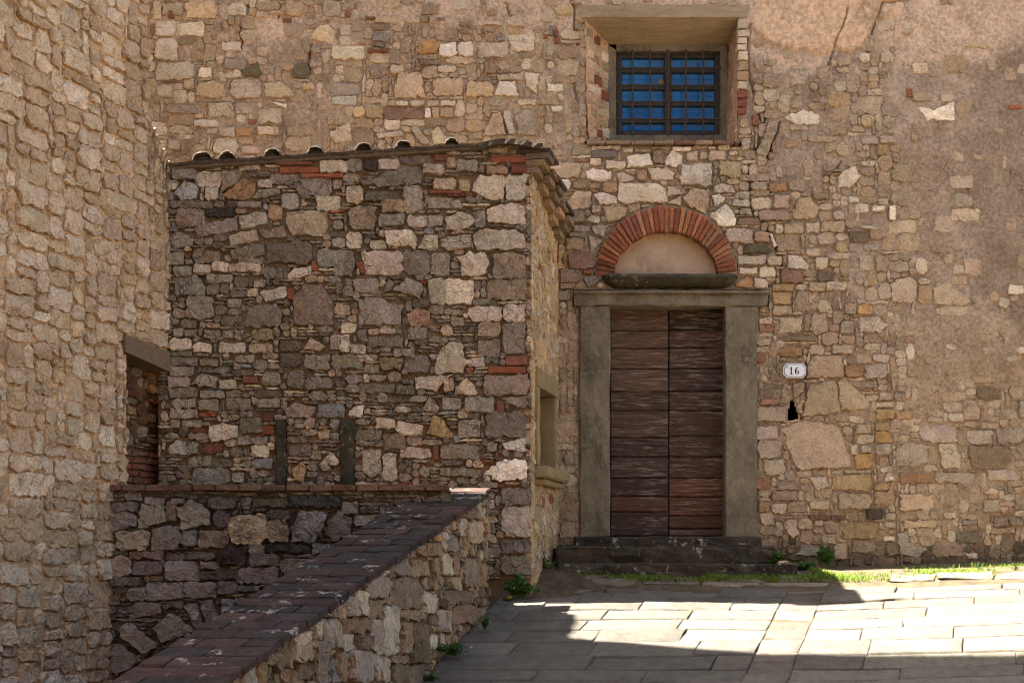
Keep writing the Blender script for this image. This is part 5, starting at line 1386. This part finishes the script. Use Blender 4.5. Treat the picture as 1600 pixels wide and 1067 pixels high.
# ------------------------------------------------------------------ retaining wall under the brick-edged terrace
low = thing('retaining_wall', 'dark grey rubble retaining wall below the thin brick edge, behind the sloping parapet', 'wall', (-1.9, YL, 0.0))
def lpx(p): return W_LOW.pxs(p)
lreg = lpx([(150, 767), (705, 767), (705, 1000), (640, 1120), (150, 1120)])
def low_depth(U, V): return -0.03 + 0.008 * fbm(U, V, 3, 3, 500) + 0.008 * fbm(U, V, 12, 4, 503) + 0.004 * fbm(U, V, 34, 3, 507) + 0.02 * sm(1.98, 2.06, V)
def low_colour(U, V): return mixc(np.broadcast_to(lin((104, 92, 78)), U.shape + (3,)).copy(), lin((76, 68, 60)), np.clip(0.5 + fbm(U, V, 2.5, 4, 510), 0, 1))
relief(W_LOW, 'wall', lreg, [], 0.0165, low_depth, low_colour, M_MORTAR, low)
items = []; keys = []
for tile, txt in LOW:
    for c, pts in parse(tile, txt):
        P = lpx(pts); keys.append(P); items.append((P, tint(c) * np.array((1.12, 1.18, 1.3)), {'proud': 0.01}))
fill = pack(W_LOW, lreg, [], keys, 0.032, sizes_fn(2, 6, 1, 4, 0.35, 0.3), (0.03, 0.02, 2.5), 0.008, 51, gap=0.5, keygap=0.005)
rg = np.random.default_rng(52)
for P in fill: items.append((P, tint(choose([('g', 2), ('gd', 3), ('d', 3), ('dt', 1)], rg)) * np.array((1.08, 1.12, 1.22)), {'proud': -0.012}))
build_stones(W_LOW, items, low, M_STONE_LOW, (-0.006, 0.022), 0.008)
mb = MB(); solid(-3.6, -0.62, YL + 0.05, YA + 0.04, -0.5, 2.08)
mb.build('inner_wall', M_CORE, low)
x = 156.0
while x < 690:
    w_ = 36.3 + RNG.uniform(-1.5, 1.5)
    a = ray(x, 767, YL); b_ = ray(x + w_, 757.3, YL)
    wblock('brick', ((a.x + b_.x) / 2, YL + 0.09, (a.z + b_.z) / 2 + RNG.normal(0, 0.002)), (b_.x - a.x - 0.008, 0.25, b_.z - a.z), R(RNG.normal(0, .4)), M_BRICK, tint(choose([('rd', 3), ('rdd', 3), ('r', 1), ('d', 1)], rg)), low)
    x += w_

# ------------------------------------------------------------------ sloping parapet along the road
par = thing('parapet_wall', 'sloping rubble parapet with worn dark brick coping along the paved road', 'wall', (-0.8, 9.0, 0.6))
PS, PX = 0.275, 0.3
def ptop(Y): return 2.1775 - PS * (11.0 - Y)
YN = 5.6
K = math.hypot(PX, 1.0)
pu = lambda Y: (Y - 11.0) * K
preg = np.array([(pu(YN), -0.9), (pu(YN), ptop(YN) - 0.05), (pu(10.80), ptop(10.80) - 0.05), (pu(10.80), 1.0), (pu(9.3), 0.45), (pu(8.0), -0.1)])
def par_depth(U, V):
    t = V - (2.1775 + PS * U / K)
    return -0.022 + 0.008 * fbm(U, V, 3, 3, 600) + 0.010 * fbm(U, V, 11, 4, 603) + 0.005 * fbm(U, V, 34, 3, 607) - 0.04 * t * 0 + 0.02 * sm(-0.12, -0.05, t)
def par_colour(U, V):
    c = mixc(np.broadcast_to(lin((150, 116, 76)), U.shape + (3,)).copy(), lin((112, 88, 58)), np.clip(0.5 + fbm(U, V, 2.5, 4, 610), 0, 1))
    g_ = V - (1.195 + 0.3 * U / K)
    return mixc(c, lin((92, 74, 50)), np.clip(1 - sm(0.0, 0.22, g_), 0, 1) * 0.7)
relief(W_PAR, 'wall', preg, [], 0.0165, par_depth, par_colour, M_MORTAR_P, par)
items = []; keys = []
for tile, txt in PARAPET:
    for c, pts in parse(tile, txt):
        P = W_PAR.pxs(pts); cc = area_c(P)[1]
        if not inside(preg, cc[0], cc[1]): continue
        P[:, 1] = np.minimum(P[:, 1], 2.1775 + PS * P[:, 0] / K - 0.06); P[:, 0] = np.minimum(P[:, 0], pu(10.79))
        keys.append(P); items.append((P, tint(c), {'proud': 0.006}))
fill = pack(W_PAR, preg, [], keys, 0.034, sizes_fn(2, 5, 2, 6, 0.4, 0.1), (0.035, 0.035, 2.5), 0.008, 61, gap=0.5, keygap=0.004)
rg = np.random.default_rng(62)
for P in fill: items.append((P, tint(choose([('t', 3), ('pt', 3), ('td', 2), ('gt', 2), ('y', .7), ('p', 1.5)], rg)), {}))
build_stones(W_PAR, items, par, M_STONE_PAR, (-0.002, 0.030), 0.009)
PWID = 0.55
v = []
for (Y, dx) in ((YN, -0.05), (10.795, -0.05), (10.795, -PWID + 0.04), (YN, -PWID + 0.04)): v.append((par_x(Y) + dx, Y, -1.2))
for (Y, dx) in ((YN, -0.05), (10.795, -0.05), (10.795, -PWID + 0.04), (YN, -PWID + 0.04)): v.append((par_x(Y) + dx, Y, ptop(Y) - 0.052))
link('inner_wall', make_mesh('inner_wall', *hexa(v), M_CORE), par)
M_COPE = mat_simple('coping_brick', (92, 62, 54), var=0.45, scale=11, bump=1.0, bdist=0.01, spots=(176, 164, 152), spotamt=0.85, spotscale=11, stretch=(0.6, 1.2, 1), useattr=True, dirt=0.7, dirtcol=(44, 34, 32))
Y = 10.82; r = 0
sl_dir = Vector((-PX, -1, -PS))
while Y > YN:
    h_ = 0.145 + RNG.uniform(-0.008, 0.008)
    if r % 2 == 0: cuts = [0, 0.5 + RNG.uniform(-.04, .04), 1]
    else: cuts = [0, 0.25 + RNG.uniform(-.03, .03), 0.75 + RNG.uniform(-.03, .03), 1]
    for a, b_ in zip(cuts[:-1], cuts[1:]):
        x0 = -PWID + PWID * a + 0.004 + (RNG.normal(0, 0.006) if a == 0 else 0); x1 = -PWID + PWID * b_ - 0.004 + ((0.02 + RNG.normal(0, 0.008)) if b_ == 1 else 0)
        Vb, Fb = worn_block((x1 - x0, h_ - 0.010, 0.05), 0.007, 0.0025, 0.09)
        P = []; dz = RNG.normal(0, 0.0035)
        for q in Vb:
            yy = Y - h_ / 2 + q[1]; P.append((par_x(yy) + (x0 + x1) / 2 + q[0], yy, ptop(yy) - 0.026 + dz + q[2]))
        c_ = lin(np.array([(66, 52, 45), (72, 54, 46), (60, 51, 46), (80, 58, 49), (56, 48, 43)][RNG.integers(5)]) * RNG.uniform(0.82, 1.04))
        if Y < 7.6: c_ = lin(np.array([(84, 62, 53), (74, 58, 50), (66, 54, 48)][RNG.integers(3)]))
        link('coping_brick', make_mesh('coping_brick', P, Fb, M_COPE, np.tile(c_, (len(P), 1))), par)
    Y -= h_; r += 1

# ------------------------------------------------------------------ unseen house added behind the viewer to block the low sky
opp = thing('added_street_house', 'tall plain ochre house added out of view across the street to block low sky', 'house', (2.0, -5.0, -0.5))
M_STUC = mat_simple('ochre_stucco', (186, 152, 112), var=0.15, scale=1.5, bump=0.4)
v, f = hexa(box_pts(-13, 17, -13, -5, -1.5, OPP_TOP)); link('wall', make_mesh('wall', v, f, M_STUC), opp)
v, f = hexa([(-13.4, -13.4, OPP_TOP + .01), (17.4, -13.4, OPP_TOP + .01), (17.4, -4.6, OPP_TOP + .01), (-13.4, -4.6, OPP_TOP + .01), (-13.4, -9.1, OPP_TOP + 2), (17.4, -9.1, OPP_TOP + 2), (17.4, -8.9, OPP_TOP + 2), (-13.4, -8.9, OPP_TOP + 2)])
link('roof', make_mesh('roof', v, f, M_TILE), opp)
M_SHUT = mat_simple('green_shutter', (60, 78, 62), var=0.2)
for xx in (-9, -4.5, 0, 4.5, 9, 13):
    for zz in (1.2, 4.6, 8.0):
        wf = link('window', make_mesh('window', *hexa(box_pts(xx - .5, xx + .5, -5.05, -4.96, zz, zz + 1.5)), M_GREY), opp)
        link('shutter', make_mesh('shutter', *hexa(box_pts(xx - .46, xx + .46, -4.957, -4.93, zz + .06, zz + 1.44)), M_SHUT), wf)

# ------------------------------------------------------------------ grass and weeds
def mat_leaf(name, a, b2):
    m, nt, b = new_mat(name); n = NT(nt)
    f = n.ramp(n.noise(20, 3), 0.35, 0.65)
    n.lk(n.mix(1.0, n.mix(f, col4(lin(a)), col4(lin(b2))), n.attr(), 'MULTIPLY'), b.inputs['Base Color']); b.inputs['Roughness'].default_value = 0.6
    b.inputs['Specular IOR Level'].default_value = 0.25
    tr = nt.nodes.new('ShaderNodeBsdfTranslucent'); n.lk(n.mix(f, col4(lin(a) * 1.2), col4(lin(b2) * 1.2)), tr.inputs['Color'])
    mx = nt.nodes.new('ShaderNodeMixShader'); mx.inputs[0].default_value = 0.35
    out = [q for q in nt.nodes if q.type == 'OUTPUT_MATERIAL'][0]
    n.lk(b.outputs[0], mx.inputs[1]); n.lk(tr.outputs[0], mx.inputs[2]); n.lk(mx.outputs[0], out.inputs[0])
    return m
M_GRASS = mat_leaf('grass_blade', (92, 118, 44), (122, 140, 58))
M_LEAF = mat_leaf('weed_leaf', (58, 92, 40), (80, 112, 50))
mb = MB(); rg = np.random.default_rng(77)
def blade(x, y, z, h, c, lean=0.5, w=0.0045):
    a = rg.uniform(0, 6.28); dx, dy = math.cos(a), math.sin(a); k = rg.uniform(0.1, lean) * h
    p = [(x - dy * w, y + dx * w, z), (x + dy * w, y - dx * w, z), (x + dx * k * 0.4 + dy * w * .8, y + dy * k * .4 - dx * w * .8, z + h * 0.6), (x + dx * k * .4 - dy * w * .8, y + dy * k * .4 + dx * w * .8, z + h * 0.6), (x + dx * k, y + dy * k, z + h)]
    mb.add(p, [(0, 1, 2, 3), (3, 2, 4)], c)
def bed_z(X, Y):
    z = float(road_z(X, Y)) - 0.03
    if Y > 11.25: z += 0.02 + float(verge(X, Y))
    return z
placed = 0
tries = 0
while placed < 8000 and tries < 90000:
    tries += 1
    X = rg.uniform(0.34, 6.5); Y = rg.uniform(11.2 if X < 1.0 else 11.42, 12.1)
    dens = float(sm(0.0, 0.45, 0.12 + fbm(np.array(X), np.array(Y * 2.5), 2.6, 4, 700)))
    if X < 1.0: dens *= 0.55
    if Y > 11.6 and X < 2.75 - 0.0: continue
    if X > 2.75: dens *= 0.4 + 1.0 * math.exp(-((Y - 11.72) / 0.17) ** 2)
    if X > 3.6: dens *= 0.75
    if rg.random() > dens: continue
    h = rg.uniform(0.02, 0.055) * (1 + 0.7 * max(0, float(fbm(np.array(X), np.array(Y), 5, 2, 705))))
    v = rg.uniform(0.6, 1.25)
    dry = rg.random() < 0.22
    blade(X, Y, bed_z(X, Y), h, (v * 1.7, v * 1.25, v * 0.9) if dry else (v * rg.uniform(.85, 1.2), v, v * rg.uniform(.6, 1)), lean=0.9)
    placed += 1
gr = mb.build('grass', M_GRASS); gr['kind'] = 'stuff'
mb = MB()
for _ in range(700):
    if rg.random() < 0.6: X = rg.uniform(0.3, 6.4); Y = rg.uniform(11.15 if X < 2.6 else 11.5, 12.05)
    else:
        Y = rg.uniform(8.6, 10.75); X = par_x(Y) + abs(rg.normal(0, 0.07)) + 0.03
    z = bed_z(X, Y) + (0.012 if Y < 11 else 0); r = rg.uniform(0.004, 0.016); q = rg.normal(0, 0.3, (6, 3))
    P = (np.array([(1, 0, 0), (-1, 0, 0), (0, 1, 0), (0, -1, 0), (0, 0, .8), (0, 0, -.5)]) + q) * r + (X, Y, z + r * 0.3)
    mb.add([tuple(p) for p in P], [(0, 2, 4), (2, 1, 4), (1, 3, 4), (3, 0, 4), (2, 0, 5), (1, 2, 5), (3, 1, 5), (0, 3, 5)], tuple(tint(choose([('p', 1), ('t', 2), ('d', 2), ('g', 2)], rg))))
o = mb.build('gravel', M_STONE_HOUSE); o['kind'] = 'stuff'
M_STEM = mat_simple('weed_stem', (84, 96, 48), var=0.2)
M_FLOWER = mat_simple('yellow_flower', (214, 190, 70), var=0.2)
M_WHITE = mat_simple('white_flower', (216, 212, 190), var=0.1)
def weed(name, label, x, y, z, h, r, n, leaf=0.02, group=None, trail=(0, 0), upright=False, flowers=None):
    """a clump of leafy stems rising from one root"""
    t = thing(name, label, 'plant', (x, y, z), group)
    st = MB(); lf = MB(); fl = MB()
    for k in range(n):
        a = rg.uniform(0, 6.28); rr = r * math.sqrt(rg.random()); hh = h * rg.uniform(0.45, 1.0) * (1 - 0.4 * (rr / r))
        tip = np.array([x + rr * math.cos(a) + trail[0] * rg.random(), y - abs(rr * math.sin(a)) * 0.7 - 0.01, z + hh + trail[1] * rg.random()]); root = np.array([x + 0.25 * rr * math.cos(a), y, z])
        pts = [root + (tip - root) * s + np.array([0, 0, 0.15 * hh * math.sin(math.pi * s)]) for s in (0, .35, .7, 1.0)]
        for p, q in zip(pts[:-1], pts[1:]):
            w = 0.0022; st.add([p + (w, 0, 0), p + (-w, 0, 0), q + (-w * .7, 0, 0), q + (w * .7, 0, 0), p + (0, w, 0), q + (0, w * .7, 0)], [(0, 1, 2, 3), (0, 4, 5, 3), (4, 1, 2, 5)], lin((90, 100, 50)))
        for s in np.linspace(0.25, 1.0, 6 if not upright else 8):
            p = root + (tip - root) * s + np.array([0, 0, 0.15 * hh * math.sin(math.pi * s)])
            for _ in range(2):
                d = rg.normal(0, 1, 3); d[2] = abs(d[2]) * 0.4; d[1] -= 0.35; d /= np.linalg.norm(d) + 1e-6; L = leaf * rg.uniform(0.6, 1.25); sd_ = np.cross(d, rg.normal(0, 1, 3)); sd_ /= np.linalg.norm(sd_) + 1e-6; nn = np.cross(d, sd_)
                v = rg.uniform(0.6, 1.3)
                lf.add([p, p + d * L * .45 + sd_ * L * .36 + nn * L * .1, p + d * L, p + d * L * .45 - sd_ * L * .36 + nn * L * .1, p + d * L * .5], [(0, 1, 4), (1, 2, 4), (2, 3, 4), (3, 0, 4)], (v, v, v * 0.9))
        if flowers is not None and rg.random() < 0.6:
            for q in range(5):
                a2 = q * 1.2566; e = 0.007; fl.add([tip, tip + (e * math.cos(a2), -0.004, e * math.sin(a2)), tip + (e * math.cos(a2 + .9), -0.004, e * math.sin(a2 + .9))], [(0, 1, 2)], (1, 1, 1))
    st.build('stem', M_STEM, t); o = lf.build('foliage', M_LEAF, t); o['kind'] = 'stuff'
    if fl.v: o = fl.build('blossom', flowers, t); o['kind'] = 'stuff'
    return t
def at(px, py, Y): q = ray(px, py, Y); return q.x, q.y, q.z
weed('leafy_weed', 'bushy dark green weed at the foot of the annex corner beside the parapet end', *at(812, 932, 10.98), 0.19, 0.15, 60, 0.034)
weed('flowering_weed', 'small weed with pale yellow flowers at the parapet end by the sunlit strip', *at(796, 938, 10.93), 0.06, 0.06, 22, 0.016, flowers=M_FLOWER)
weed('leafy_weed', 'thin sprawling weed climbing the side wall under the annex window', *at(852, 893, 11.6), 0.22, 0.1, 18, 0.024)
weed('leafy_weed', 'dark weed in the shady corner between annex and doorstep', *at(880, 872, 12.0), 0.18, 0.1, 22, 0.022)
weed('leafy_weed', 'dense green weed growing at the right end of the upper step', *at(1214, 886, 11.85), 0.18, 0.07, 34, 0.03)
weed('leafy_weed', 'weed clump trailing over the right end of the lower step', *at(1252, 892, 11.95), 0.12, 0.14, 44, 0.026)
weed('leafy_weed', 'tall dark weed standing against the wall right of the steps', *at(1288, 884, 12.12), 0.26, 0.09, 40, 0.03)
weed('leafy_weed', 'green weed spreading at the parapet foot, halfway along the paving', *at(708, 1024, 9.62), 0.13, 0.12, 34, 0.024)
weed('leafy_weed', 'sparse little weed rooted in the parapet face near its far end', *at(757, 982, 10.2), 0.12, 0.06, 14, 0.018)
weed('leafy_weed', 'weed at the parapet foot by the lower edge of the picture', *at(668, 1066, 9.25), 0.09, 0.08, 24, 0.024)
for k, (px, py, h) in enumerate(((1352, 908, .07), (1385, 909, .12), (1408, 906, .15), (1416, 908, .09), (1444, 907, .11), (1480, 901, .05), (1528, 897, .16), (1540, 899, .12), (1556, 897, .1), (1585, 894, .13))):
    weed('grass_sprig', ('leftmost', 'second', 'third', 'fourth', 'fifth', 'sixth', 'seventh', 'eighth', 'ninth', 'rightmost')[k] + ' sunlit grass sprig' + (' with white blossom' if k % 3 == 1 else '') + ' along the wall foot' + (', counted from the left' if 0 < k < 9 else ''), *at(px, py + 4, 11.78), h, 0.045, 9, 0.011, group='sprigs along the sunny verge', upright=True, flowers=M_WHITE if k % 3 == 1 else None)
V, Fc = worn_block((0.10, 0.07, 0.06), 0.02, 0.006, 0.03)
o = link('loose_stone', make_mesh('loose_stone', place(V, Matrix.Translation(at(1224, 881, 11.66))), Fc, M_STONE_HOUSE, np.tile(lin((190, 160, 130)), (len(V), 1))))
o['label'] = 'small pale loose stone lying on the right end of the lower step'; o['category'] = 'stone'
